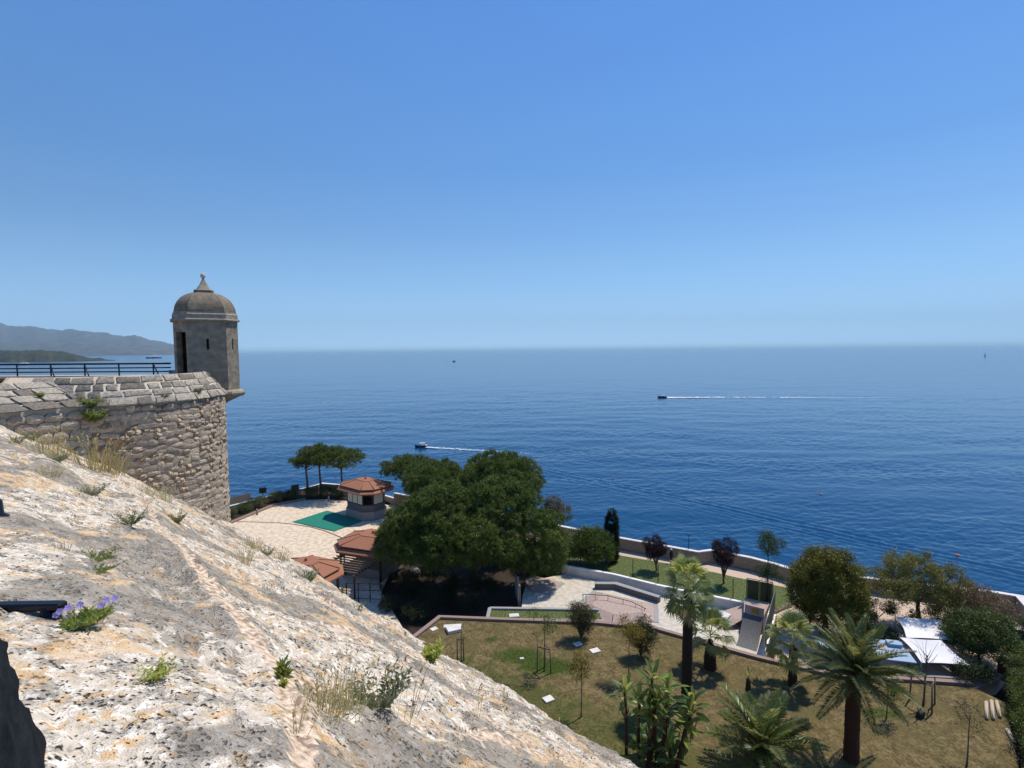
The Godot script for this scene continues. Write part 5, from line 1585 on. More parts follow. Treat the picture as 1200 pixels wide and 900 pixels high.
func build_palms() -> void:
	var fans := []
	for i in 3:
		fans.append(fan_leaf(1.2, 1.05, 26, 0.5 + 0.35 * i))
	var fronds := []
	for i in 3:
		fronds.append(feather_frond(3.5, 0.42 + 0.22 * i, 0.52, 66, 0.024, 0.4))
	var big := []
	for i in 2:
		big.append(feather_frond(3.4, 0.35 + 0.3 * i, 0.75, 34, 0.042, 0.25))
	# tall fan palm
	var p := thing("fan_palm", "tall fan palm with a thick dark trunk and pale crown", "palm", Vector3(12.2, 37, -36.0))
	palm_trunk(p, 8.1, 0.40, 0.30, M["palm_bark"])
	for i in 30:
		var t := i / 29.0
		var e := lerpf(1.3, -0.95, pow(t, 0.95))
		set_leaf(p, "frond", fans[0 if t < 0.3 else 1 if t < 0.7 else 2], M["fan_lime"] if t < 0.22 else (M["fan_dry"] if t > 0.9 else M["fan_green"]), Vector3(0, 8.0 + (0.7 - 0.9 * t), 0), i * 2.39996, e, rng.randf_range(0.78, 1.0), rng.randf_range(-0.5, 0.5))
	# bottle-trunked fan palm
	p = thing("fan_palm", "short fan palm with a swollen bottle trunk", "palm", Vector3(15.3, 37, -39.9))
	palm_trunk(p, 2.3, 0.46, 0.18, M["palm_bark"], Vector3.ZERO, 0.10)
	for i in 19:
		var t := i / 18.0
		set_leaf(p, "frond", fans[0 if t < 0.4 else 1], M["fan_green"], Vector3(0, 2.4 + 0.4 * (1.0 - t), 0), i * 2.39996, lerpf(1.3, -0.55, t), rng.randf_range(0.85, 1.05), rng.randf_range(-0.3, 0.3))
	# third fan palm
	p = thing("fan_palm", "mid height fan palm beside the paved path", "palm", Vector3(20.6, 37, -37.7))
	palm_trunk(p, 3.0, 0.32, 0.27, M["palm_bark"])
	for i in 22:
		var t := i / 21.0
		set_leaf(p, "frond", fans[0 if t < 0.4 else 1], M["fan_green"], Vector3(0, 3.1 + 0.4 * (1.0 - t), 0), i * 2.39996, lerpf(1.35, -0.7, t), rng.randf_range(0.85, 1.1), rng.randf_range(-0.3, 0.3))
	# date palm
	p = thing("date_palm", "large date palm with a reddish trunk and arching feather fronds", "palm", Vector3(20.4, 37, -30.6))
	palm_trunk(p, 5.0, 0.44, 0.38, M["palm_bark_red"])
	for i in 60:
		var t := i / 59.0
		set_leaf(p, "frond", fronds[0 if t < 0.3 else 1 if t < 0.75 else 2], M["date_frond_pale"] if i % 5 == 2 else M["date_frond"], Vector3(0, 5.0 + 0.55 * (1.0 - t), 0), i * 2.39996 + 0.4, lerpf(1.4, 0.0, pow(t, 0.8)), rng.randf_range(0.85, 1.1), rng.randf_range(-0.5, 0.5))
	# bare palm stub
	p = thing("palm_stub", "dark dead palm stub with a dry spear top", "palm", Vector3(16.5, 37, -35.9))
	palm_trunk(p, 1.7, 0.3, 0.14, M["palm_bark"])
	for i in 5:
		set_leaf(p, "dry_leaf", paddle_leaf(0.1, 0.85, 0.07, 0.1), M["fan_dry"], Vector3(0, 1.6, 0), i * 1.3, 1.25, 1.0)
	# low feather palm in front
	p = thing("feather_palm", "low spreading feather palm at the foot of the lawn", "palm", Vector3(14.9, 37, -30.4))
	palm_trunk(p, 0.9, 0.42, 0.4, M["palm_bark"])
	for i in 34:
		var t := i / 33.0
		set_leaf(p, "frond", big[i % 2], [M["paddle_dark"], M["date_frond"], M["paddle_green"], M["date_frond_pale"]][i % 4], Vector3(0, 0.9, 0), i * 2.39996, lerpf(1.35, 0.1, t), rng.randf_range(0.85, 1.15), rng.randf_range(-0.5, 0.5))
	# giant white bird of paradise
	p = thing("strelitzia", "giant strelitzia clump with bare brown stems and paddle leaves", "plant", Vector3(8.6, 37, -30.5))
	var pad := []
	for i in 3:
		pad.append(paddle_leaf(0.3, 0.95, 0.145, 0.12 + 0.25 * i))
	for d in [[-1.9, 0.1, 4.6, -0.15], [-1.0, -0.3, 3.6, -0.05], [-0.65, 0.3, 3.2, 0.1], [-0.3, -0.2, 5.1, 0.0], [-0.1, 0.3, 3.8, -0.1], [0.25, 0.0, 3.6, 0.2], [0.5, -0.4, 4.2, 0.2], [1.0, 0.5, 3.2, 0.8], [1.5, -0.1, 3.6, 0.6], [0.9, 0.9, 2.6, 0.5]]:
		var a := Vector3(d[0], -0.05, d[1])
		var b := Vector3(d[0] + d[3], d[2], d[1] + rng.randf_range(-0.2, 0.2))
		part("stem", branch(a, b, 0.11, 0.08, 0.05, 7), M["palm_bark_red"], p)
		for i in 15:
			var t := i / 14.0
			set_leaf(p, "leaf", pad[i % 3], [M["paddle_green"], M["paddle_lime"], M["paddle_green"], M["paddle_dark"]][rng.randi() % 4], b - Vector3(0, t * 0.5, 0), i * 2.39996 + d[0], lerpf(1.4, 0.0, t), rng.randf_range(0.75, 1.1), rng.randf_range(-0.6, 0.6))
		for i in 3:
			set_leaf(p, "dead_leaf", pad[2], M["paddle_brown"], b - Vector3(0, 0.6, 0), i * 2.1 + d[1], -1.1, 0.7)
	for i in 60:
		set_leaf(p, "leaf", pad[i % 3], [M["paddle_green"], M["paddle_dark"]][i % 2], Vector3(rng.randf_range(-1.6, 1.7), rng.randf_range(0.0, 0.7), rng.randf_range(-0.6, 0.9)), rng.randf() * TAU, rng.randf_range(0.7, 1.4), rng.randf_range(0.9, 1.3), rng.randf_range(-0.6, 0.6))

func sail(c: Array, sag: float) -> ArrayMesh:
	var st := mb(true)
	var n := 12
	var g := []
	for j in n + 1:
		for i in n + 1:
			var u := float(i) / n
			var v := float(j) / n
			var p: Vector3 = c[0].lerp(c[1], u).lerp(c[3].lerp(c[2], u), v)
			var mid := Vector3.ZERO
			for q in c:
				mid += q * 0.25
			# edges drawn in between the corners, middle sagging
			var pull := 0.10 * (sin(PI * u) * absf(2.0 * v - 1.0) + sin(PI * v) * absf(2.0 * u - 1.0))
			p = p.lerp(Vector3(mid.x, p.y, mid.z), pull)
			p.y -= sag * sin(PI * u) * sin(PI * v)
			g.append(p)
	for j in n:
		for i in n:
			var k := j * (n + 1) + i
			quad(st, g[k], g[k + n + 1], g[k + n + 2], g[k + 1])
			var d := Vector3(0, -0.02, 0)
			quad(st, g[k] + d, g[k + 1] + d, g[k + n + 2] + d, g[k + n + 1] + d)
	return done(st)

func build_garden_things() -> void:
	var cloth := plain("sail_cloth", lin(0.78, 0.78, 0.79), 0.8)
	cloth.backlight_enabled = true
	cloth.backlight = Color(0.5, 0.5, 0.5)
	for d in [["shade_sail", "upper white shade sail dappled by the tree behind", [Vector3(32.7, 38.9, -44.0), Vector3(36.2, 38.9, -43.4), Vector3(35.2, 38.5, -40.9), Vector3(31.7, 38.5, -41.35)]], ["shade_sail", "lower white shade sail over the planting bed edge", [Vector3(30.9, 38.75, -41.0), Vector3(34.0, 38.65, -40.7), Vector3(34.2, 38.1, -38.2), Vector3(30.8, 38.1, -38.6)]]]:
		var s := thing(d[0], d[1], "shade sail")
		part("cloth", sail(d[2], 0.12), cloth, s)
		for q in d[2]:
			part("pole", tube_mesh([Vector3(q.x, 36.4, q.z), q + Vector3(0, 0.06, 0)], [0.04, 0.04], 6), M["steel"], s)
	var blue := plain("blue_roof_sheet", lin(0.26, 0.37, 0.50), 0.4)
	var k := thing("blue_roof_kiosk", "low kiosk with a pale blue sheet roof beside the white sails", "kiosk", Vector3(29.6, 36.5, -40.2), deg_to_rad(-14))
	part("roof", box_mesh(Vector3(0, 1.62, 0), Vector3(2.5, 0.1, 2.6), Basis(Vector3.RIGHT, 0.08)), blue, k)
	part("skylight", box_mesh(Vector3(0.5, 1.84, -0.7), Vector3(0.95, 0.3, 0.6), Basis(Vector3.RIGHT, 0.08)), blue, k)
	part("wall", box_mesh(Vector3(0, 0.75, 0), Vector3(2.2, 1.5, 2.2)), M["grey_concrete"], k)
	part("board", box_mesh(Vector3(-0.55, 1.72, -0.3), Vector3(0.5, 0.06, 0.9), Basis(Vector3.RIGHT, 0.08)), M["tan_wall"], k)
	var k2 := thing("blue_awning", "pale blue sheet awning seen behind the date palm crown", "awning", Vector3(25.6, 36.5, -40.7), deg_to_rad(30))
	part("sheet", box_mesh(Vector3(0, 1.5, 0), Vector3(1.5, 0.06, 3.0), Basis(Vector3.BACK, -0.2)), blue, k2)
	for x in [-0.6, 0.6]:
		for z in [-1.3, 1.3]:
			part("pole", tube_mesh([Vector3(x, 0, z), Vector3(x, 1.5 - x * 0.2, z)], [0.03, 0.03], 6), M["steel"], k2)
	# bed in front of the sails
	structure("sail_bed_soil", slab(v2([[27.6, -39.9], [34.6, -39.9], [34.0, -37.9], [27.9, -38.6]]), 36.3, 37.12), M["tan_wall"])
	var be := thing("bed_edge", "pale stone edge around the earth bed below the sails", "edging")
	part("edge", wall_run(v2([[27.5, -40.0], [34.5, -40.1], [35.4, -38.4]]), 0.3, 36.3, 37.3), M["grey_concrete"], be)
	part("edge", wall_run(v2([[27.8, -38.62], [33.9, -37.95]]), 0.26, 36.3, 37.28), M["grey_stone"], be)
	# slabs on the lawn
	for d in [[Vector3(-5.4, 37, -45.75), 1.25, 0.95, 0.4, 0.3, "thick white slab stepped beside the kerb corner"], [Vector3(-5.6, 37, -46.6), 1.6, 0.5, 0.1, 0.04, "thin white slab lying behind the thick one at the kerb corner"], [Vector3(-7.2, 37, -46.05), 0.62, 0.5, 0.7, 0.06, "small white slab right in the kerb corner"], [Vector3(5.4, 37, -43.4), 0.68, 0.55, 0.5, 0.07, "grey white slab in front of the feathery bush"], [Vector3(6.7, 37, -42.4), 0.8, 0.6, 0.4, 0.07, "bright white slab between the two yellow trees"], [Vector3(2.4, 37, -36.3), 0.72, 0.6, 0.5, 0.12, "white slab alone on the lawn near the rampart edge"], [Vector3(0.6, 37, -41.4), 0.32, 0.22, 0.2, 0.05, "tiny white stone on the green turf patch"]]:
		var o := part("lawn_slab", box_mesh(Vector3(0, d[4] * 0.5, 0), Vector3(d[1], d[4], d[2]), Basis(), minf(0.02, d[4] * 0.2)), M["white_render"], null, Transform3D(Basis(Vector3.UP, d[3]), d[0]))
		tag(o, d[5], "slab")
	# logs by the hedge
	for d in [[Vector3(32.3, 37.1, -34.7), 2.2, 0.72, "outer pale log lying beside the hedge"], [Vector3(32.75, 37.1, -34.75), 2.4, 0.70, "middle pale log lying beside the hedge"], [Vector3(33.2, 37.1, -34.8), 2.0, 0.66, "inner pale log nearest the hedge foot"], [Vector3(31.7, 37.08, -32.3), 1.3, 0.5, "short pale log alone further down the hedge"]]:
		var o := part("log", tube_mesh([Vector3(0, 0, -d[1] * 0.5), Vector3(0, 0.01, 0), Vector3(0, 0, d[1] * 0.5)], [0.11, 0.12, 0.1], 8), plain("pale_log", lin(0.42, 0.36, 0.28), 0.9), null, Transform3D(Basis(Vector3.UP, -d[2]), d[0]))
		tag(o, d[3], "log")
	var tl := thing("garden_tool", "dark garden machine left by the stakes", "tool", Vector3(27.4, 37, -34.2), 0.4)
	part("body", box_mesh(Vector3(0, 0.22, 0), Vector3(0.55, 0.36, 0.34), Basis(), 0.06), M["dark_paint"], tl)
	part("handle", tube_mesh([Vector3(-0.1, 0.3, 0), Vector3(-0.5, 0.85, 0.05)], [0.03, 0.03], 6), M["dark_paint"], tl)
	# terrace beyond the hedge
	structure("upper_terrace_turf", slab(v2([[40.5, -41.0], [43.0, -44.6], [60, -38], [60, -20], [40, -28]]), 35.4, 36.75), M["green_turf"])
	var tw := thing("terrace_wall", "pale low wall bordering the far right turf", "wall")
	part("wall", wall_run(v2([[42.6, -44.9], [52, -41.0]]), 0.4, 35.4, 37.4), M["dark_concrete"], tw)
	part("coping", wall_run(v2([[42.6, -44.9], [52, -41.0]]), 0.4, 37.4, 37.5, 0.06), M["white_render"], tw)
	# small gate post group by the hedge
	var gp := thing("service_box", "small red and white box on a stone step by the hedge", "box", Vector3(37.0, 36.9, -38.7), 0.4)
	part("step", box_mesh(Vector3(0, 0.1, 0.5), Vector3(1.1, 0.25, 0.6)), M["grey_stone"], gp)
	part("body", box_mesh(Vector3(0, 0.75, 0), Vector3(0.45, 1.0, 0.35), Basis(), 0.03), plain("dull_red", lin(0.16, 0.03, 0.03), 0.6), gp)
	part("lid", box_mesh(Vector3(0, 1.3, 0), Vector3(0.52, 0.12, 0.42), Basis(), 0.03), M["white_paint"], gp)

# ------------------------------------------------------------------ a walker on the promenade
func build_person() -> void:
	var o := thing("person", "person in dark clothes and a white cap standing by the sea wall", "person", Vector3(18.7, 36.56, -61.3), 0.6)
	# joints with radii; one surface from the smooth union of the limbs
	var bones := [[Vector3(0, 0.92, 0), 0.13, Vector3(0, 1.32, 0), 0.15], [Vector3(0, 1.32, 0), 0.12, Vector3(0, 1.48, 0.01), 0.055], [Vector3(0, 1.60, 0.02), 0.10, Vector3(0, 1.64, 0.01), 0.095]]
	for s in [-1.0, 1.0]:
		bones.append([Vector3(s * 0.09, 0.90, 0), 0.10, Vector3(s * 0.10, 0.48, 0.02), 0.068])
		bones.append([Vector3(s * 0.10, 0.48, 0.02), 0.066, Vector3(s * 0.10, 0.07, -0.02), 0.045])
		bones.append([Vector3(s * 0.10, 0.05, -0.03), 0.045, Vector3(s * 0.11, 0.04, 0.13), 0.035])
		bones.append([Vector3(s * 0.19, 1.36, 0), 0.062, Vector3(s * 0.25, 1.08, 0.0), 0.048])
		bones.append([Vector3(s * 0.25, 1.08, 0.0), 0.046, Vector3(s * 0.2, 0.86, 0.12), 0.036])
		bones.append([Vector3(s * 0.2, 0.86, 0.12), 0.038, Vector3(s * 0.19, 0.78, 0.15), 0.028])
	var cell := 0.026
	var lo := Vector3(-0.36, -0.02, -0.22)
	var n := Vector3i(28, 70, 19)
	var field := PackedFloat32Array()
	field.resize(n.x * n.y * n.z)
	for k in n.z:
		for j in n.y:
			for i in n.x:
				var p := lo + Vector3(i, j, k) * cell
				var d := 1.0
				for b in bones:
					var ab: Vector3 = b[2] - b[0]
					var t := clampf((p - b[0]).dot(ab) / maxf(ab.length_squared(), 1e-6), 0, 1)
					var e: float = p.distance_to(b[0] + ab * t) - lerpf(b[1], b[3], t)
					var h := clampf(0.5 + 0.5 * (d - e) / 0.03, 0, 1)
					d = lerpf(d, e, h) - 0.03 * h * (1.0 - h)
				field[(k * n.y + j) * n.x + i] = d
	var at := func(i: int, j: int, k: int) -> float: return field[(k * n.y + j) * n.x + i]
	var vert := {}
	for k in n.z - 1:
		for j in n.y - 1:
			for i in n.x - 1:
				var sum := Vector3.ZERO
				var count := 0
				for e in [[0, 0, 0, 1, 0, 0], [0, 1, 0, 1, 1, 0], [0, 0, 1, 1, 0, 1], [0, 1, 1, 1, 1, 1], [0, 0, 0, 0, 1, 0], [1, 0, 0, 1, 1, 0], [0, 0, 1, 0, 1, 1], [1, 0, 1, 1, 1, 1], [0, 0, 0, 0, 0, 1], [1, 0, 0, 1, 0, 1], [0, 1, 0, 0, 1, 1], [1, 1, 0, 1, 1, 1]]:
					var a: float = at.call(i + e[0], j + e[1], k + e[2])
					var b: float = at.call(i + e[3], j + e[4], k + e[5])
					if (a < 0) != (b < 0):
						sum += Vector3(e[0], e[1], e[2]).lerp(Vector3(e[3], e[4], e[5]), a / (a - b))
						count += 1
				if count:
					vert[Vector3i(i, j, k)] = lo + (Vector3(i, j, k) + sum / count) * cell
	var st := mb(true)
	for q in vert:
		for ax in 3:
			var u := Vector3i.ZERO
			u[ax] = 1
			var b := Vector3i.ZERO
			b[(ax + 1) % 3] = 1
			var c := Vector3i.ZERO
			c[(ax + 2) % 3] = 1
			if q[(ax + 1) % 3] < 1 or q[(ax + 2) % 3] < 1:
				continue
			var f0: float = at.call(q.x, q.y, q.z)
			var f1: float = at.call(q.x + u.x, q.y + u.y, q.z + u.z)
			if (f0 < 0) != (f1 < 0) and vert.has(q - b) and vert.has(q - c) and vert.has(q - b - c):
				if f0 < 0:
					quad(st, vert[q], vert[q - c], vert[q - b - c], vert[q - b])
				else:
					quad(st, vert[q], vert[q - b], vert[q - b - c], vert[q - c])
	part("body", done(st), plain("dark_clothes", lin(0.02, 0.018, 0.022), 0.9), o)
	part("cap", lathe([Vector2(0.115, 1.64), Vector2(0.118, 1.68), Vector2(0.09, 1.74), Vector2(0, 1.765)], 10), M["white_paint"], o)

# ------------------------------------------------------------------ boats
func hull(l: float, w: float, h: float, transom := 0.8) -> ArrayMesh:
	# bow towards -x
	var st := mb(true)
	var rows := []
	for i in 11:
		var t := i / 10.0
		var half := w * 0.5 * (pow(sin(PI * 0.5 * minf(1.0, t * 1.7)), 0.8) if t < 0.6 else lerpf(1.0, transom, (t - 0.6) / 0.4))
		var x := -l * 0.5 + l * t
		var rise := h * 0.35 * pow(1.0 - t, 2.0)
		rows.append([Vector3(x + h * 0.25 * (1.0 - t), -0.4, 0), Vector3(x, 0.05, half * 0.7), Vector3(x - h * 0.2 * (1 - t), h + rise, half), Vector3(x - h * 0.2 * (1 - t), h + rise - 0.05, 0), Vector3(x - h * 0.2 * (1 - t), h + rise, -half), Vector3(x, 0.05, -half * 0.7)])
	for i in 10:
		for k in 6:
			quad(st, rows[i][k], rows[i][(k + 1) % 6], rows[i + 1][(k + 1) % 6], rows[i + 1][k])
	for k in range(1, 5):
		tri(st, rows[10][0], rows[10][k], rows[10][k + 1])
	return done(st)

func wake(at: Vector3, dir: Vector3, l: float, w0: float, w1: float, label: String, seed_: int) -> void:
	var foam := plain("sea_foam", lin(0.80, 0.84, 0.86), 0.9)
	var side := dir.cross(Vector3.UP).normalized()
	var r := RandomNumberGenerator.new()
	r.seed = seed_
	var st := mb()
	var n := int(l / maxf(0.6, w0 * 0.35))
	for i in n * 5:
		var t := pow(r.randf(), 1.5)
		var w := lerpf(w0, w1, t)
		var off := (r.randf() + r.randf() + r.randf() - 1.5) * w * 0.62
		var p := at + dir * (l * t) + side * off
		var s := w0 * r.randf_range(0.10, 0.28) * (1.0 - 0.55 * t)
		var a := r.randf() * 0.6 - 0.3
		var d := dir.rotated(Vector3.UP, a) * s * r.randf_range(2.0, 5.0)
		var c := d.cross(Vector3.UP).normalized() * s
		var y := Vector3(0, r.randf_range(0.30, 0.42), 0)
		quad(st, p - d * 0.5 + y, p + c * 0.6 + y, p + d * 0.5 + y, p - c * 0.6 + y)
	var o := part("boat_wake", done(st), foam)
	tag(o, label, "wake", "", "stuff")

func build_boats() -> void:
	var white := plain("boat_white", lin(0.72, 0.73, 0.74), 0.35)
	var navy := plain("boat_navy", lin(0.02, 0.03, 0.06), 0.35)
	var glass := plain("boat_glass", lin(0.02, 0.03, 0.04), 0.1)
	var red := plain("boat_red", lin(0.30, 0.04, 0.03), 0.5)
	var b := thing("motor_boat", "small fishing boat with a canopy heading away left of the pines", "boat", Vector3(-59.0, 0.1, -337.6), deg_to_rad(8))
	part("hull", hull(7.6, 2.6, 1.1), navy, b)
	part("gunwale", hull(7.7, 2.7, 0.2), white, b).position = Vector3(0, 1.0, 0)
	part("wheelhouse", box_mesh(Vector3(-0.4, 1.7, 0), Vector3(1.6, 1.4, 1.5), Basis(), 0.15), white, b)
	part("windscreen", box_mesh(Vector3(-1.22, 2.0, 0), Vector3(0.06, 0.6, 1.2)), glass, b)
	part("canopy", box_mesh(Vector3(1.0, 2.55, 0), Vector3(3.4, 0.12, 1.9), Basis(), 0.05), white, b)
	for x in [0.2, 2.5]:
		for z in [-0.85, 0.85]:
			part("pole", tube_mesh([Vector3(x, 0.9, z), Vector3(x, 2.5, z)], [0.04, 0.04], 5), navy, b)
	part("crew_seat", box_mesh(Vector3(2.0, 1.3, 0), Vector3(0.6, 0.5, 1.4), Basis(), 0.08), red, b)
	wake(Vector3(-55.0, 0, -335.5), Vector3(0.985, 0, 0.35).normalized(), 70.0, 2.0, 5.0, "white foam wake behind the small fishing boat", 5)
	b = thing("motor_boat", "white speed boat trailing a long straight wake", "boat", Vector3(190.0, 0.2, -667.0), deg_to_rad(3))
	part("hull", hull(11.5, 3.4, 1.5), navy, b)
	part("deck", box_mesh(Vector3(1.0, 1.9, 0), Vector3(5.4, 0.8, 2.6), Basis(), 0.2), white, b)
	part("flybridge", box_mesh(Vector3(1.4, 2.7, 0), Vector3(3.2, 0.7, 2.2), Basis(), 0.2), white, b)
	part("windscreen", box_mesh(Vector3(-1.7, 2.1, 0), Vector3(0.5, 0.5, 2.2), Basis(Vector3.BACK, 0.5)), glass, b)
	part("mast", tube_mesh([Vector3(1.6, 3.0, 0), Vector3(1.9, 4.6, 0)], [0.08, 0.04], 6), white, b)
	wake(Vector3(197.0, 0, -666.5), Vector3(0.997, 0, 0.075).normalized(), 170.0, 9.5, 11.0, "bright white wake of the speed boat", 6)
	wake(Vector3(300.0, 0, -657.0), Vector3(0.997, 0, 0.11).normalized(), 170.0, 4.0, 6.0, "faint far end of the speed boat wake", 7)
	b = thing("motor_boat", "tiny dark boat far out near the horizon", "boat", Vector3(-314, 0.2, -2880), 0.0)
	part("hull", hull(16.0, 5.0, 3.0), navy, b)
	part("cabin", box_mesh(Vector3(1.0, 5.0, 0), Vector3(6.0, 5.0, 4.0), Basis(), 0.5), navy, b)
	wake(Vector3(-304, 0, -2880), Vector3(1, 0, 0.02).normalized(), 90.0, 6.0, 4.0, "short white wake of the tiny far boat", 8)
	b = thing("sailing_boat", "lone sailing boat near the horizon on the right", "sailing boat", Vector3(2690, 0.2, -3010), 0.4)
	part("hull", hull(17.0, 4.6, 2.2), navy, b)
	part("mast", tube_mesh([Vector3(-0.5, 2, 0), Vector3(-0.5, 27, 0)], [0.35, 0.2], 6), white, b)
	var st := mb()
	tri(st, Vector3(-0.1, 4, 0.1), Vector3(-0.1, 26, 0.1), Vector3(7.4, 4, 1.2))
	part("mainsail", done(st), white, b)
	st = mb()
	tri(st, Vector3(-0.9, 24, 0.1), Vector3(-1.2, 3, 0.9), Vector3(-8.0, 3, 0))
	part("jib", done(st), white, b)
	b = thing("motor_yacht", "long white motor yacht anchored off the headland", "yacht", Vector3(-4125, 0.5, -6105), deg_to_rad(35))
	part("hull", hull(150.0, 22.0, 12.0), navy, b)
	part("main_deck", box_mesh(Vector3(12, 16, 0), Vector3(100, 9, 18), Basis(), 2.0), white, b)
	part("upper_deck", box_mesh(Vector3(14, 24, 0), Vector3(66, 8, 15), Basis(), 2.0), white, b)
	part("bridge_deck", box_mesh(Vector3(8, 31, 0), Vector3(34, 6, 12), Basis(), 2.0), white, b)
	b = thing("motor_yacht", "dark blue and white yacht off the headland behind the railing", "yacht", Vector3(-2760, 0.5, -2990), deg_to_rad(30))
	part("hull", hull(60.0, 12.0, 6.0), navy, b)
	part("main_deck", box_mesh(Vector3(6, 8.5, 0), Vector3(36, 5, 9), Basis(), 1.5), white, b)
	part("upper_deck", box_mesh(Vector3(8, 13, 0), Vector3(20, 4, 7), Basis(), 1.0), white, b)
	for d in [[Vector3(131.1, 0, -152.6), 0.62, "orange buoy floating off the sea wall corner"], [Vector3(129.5, 0, -218.9), 0.6, "small dark orange buoy floating in mid water"], [Vector3(48.5, 0, -253.3), 0.55, "tiny pale buoy floating beyond the cypress"]]:
		var o := thing("buoy", d[2], "buoy", d[0])
		part("float", lathe([Vector2(0, -0.3), Vector2(0.8, 0.0), Vector2(0.95, 0.35), Vector2(0.75, 0.75), Vector2(0.2, 1.0), Vector2(0, 1.05)], 12), plain("buoy_orange", lin(0.55, 0.16, 0.06), 0.6), o, Transform3D(Basis().scaled(Vector3.ONE * d[1]), Vector3(0, 0.1, 0)))
		part("ring", tube_mesh([Vector3(0, 0.6, 0), Vector3(0, 1.0, 0)], [0.05, 0.04], 5), M["dark_paint"], o)

# ------------------------------------------------------------------ plants and iron on the rampart
func blades(n: int, h: float, spread: float, w: float, lean: float, seed_: int, heads := false) -> ArrayMesh:
	var r := RandomNumberGenerator.new()
	r.seed = seed_
	var v := PackedVector3Array()
	for i in n:
		var a := r.randf() * TAU
		var o := Vector3(cos(a), 0, sin(a)) * spread * pow(r.randf(), 0.7)
		var l := h * r.randf_range(0.55, 1.1)
		var d := (Vector3(o.x / maxf(spread, 0.001) * lean, 1, o.z / maxf(spread, 0.001) * lean) + Vector3(r.randf_range(-0.3, 0.3), 0, r.randf_range(-0.3, 0.3))).normalized()
		var side := d.cross(Vector3(cos(a * 3.1), 0.2, sin(a * 3.1))).normalized() * w
		var mid := o + d * l * 0.6
		var tip := mid + (d + Vector3(d.x, -0.35, d.z) * 0.5).normalized() * l * 0.4
		o.y -= 0.03
		v.append_array([o - side, o + side, mid + side * 0.7, o - side, mid + side * 0.7, mid - side * 0.7, mid - side * 0.7, mid + side * 0.7, tip])
		if heads and i % 3 == 0:
			for k in 4:
				var q := (d + Vector3(r.randf_range(-1, 1), r.randf_range(-1, 1), r.randf_range(-1, 1)) * 0.7).normalized()
				leaf_quad(v, tip - d * 0.01 * k, q, q.cross(d).normalized(), 0.018, 0.006)
	return flat_mesh(v)

func twigs(n: int, h: float, spread: float, leaf: float, seed_: int) -> ArrayMesh:
	var r := RandomNumberGenerator.new()
	r.seed = seed_
	var v := PackedVector3Array()
	for i in n:
		var a := r.randf() * TAU
		var d := Vector3(cos(a) * spread, h * r.randf_range(0.6, 1.0), sin(a) * spread) * r.randf_range(0.5, 1.0)
		var side := d.cross(Vector3.UP).normalized() * 0.0014
		v.append_array([-side, side, d + side, -side, d + side, d - side])
		var m := 12
		for k in m:
			var t := lerpf(0.25, 1.0, float(k) / m)
			var q := Vector3(r.randf_range(-1, 1), r.randf_range(-0.1, 1.1), r.randf_range(-1, 1)).normalized()
			leaf_quad(v, d * t, q, q.cross(Vector3(0.3, 0.5, 0.8)).normalized(), leaf * r.randf_range(0.6, 1.2), leaf * 0.17)
	return flat_mesh(v)

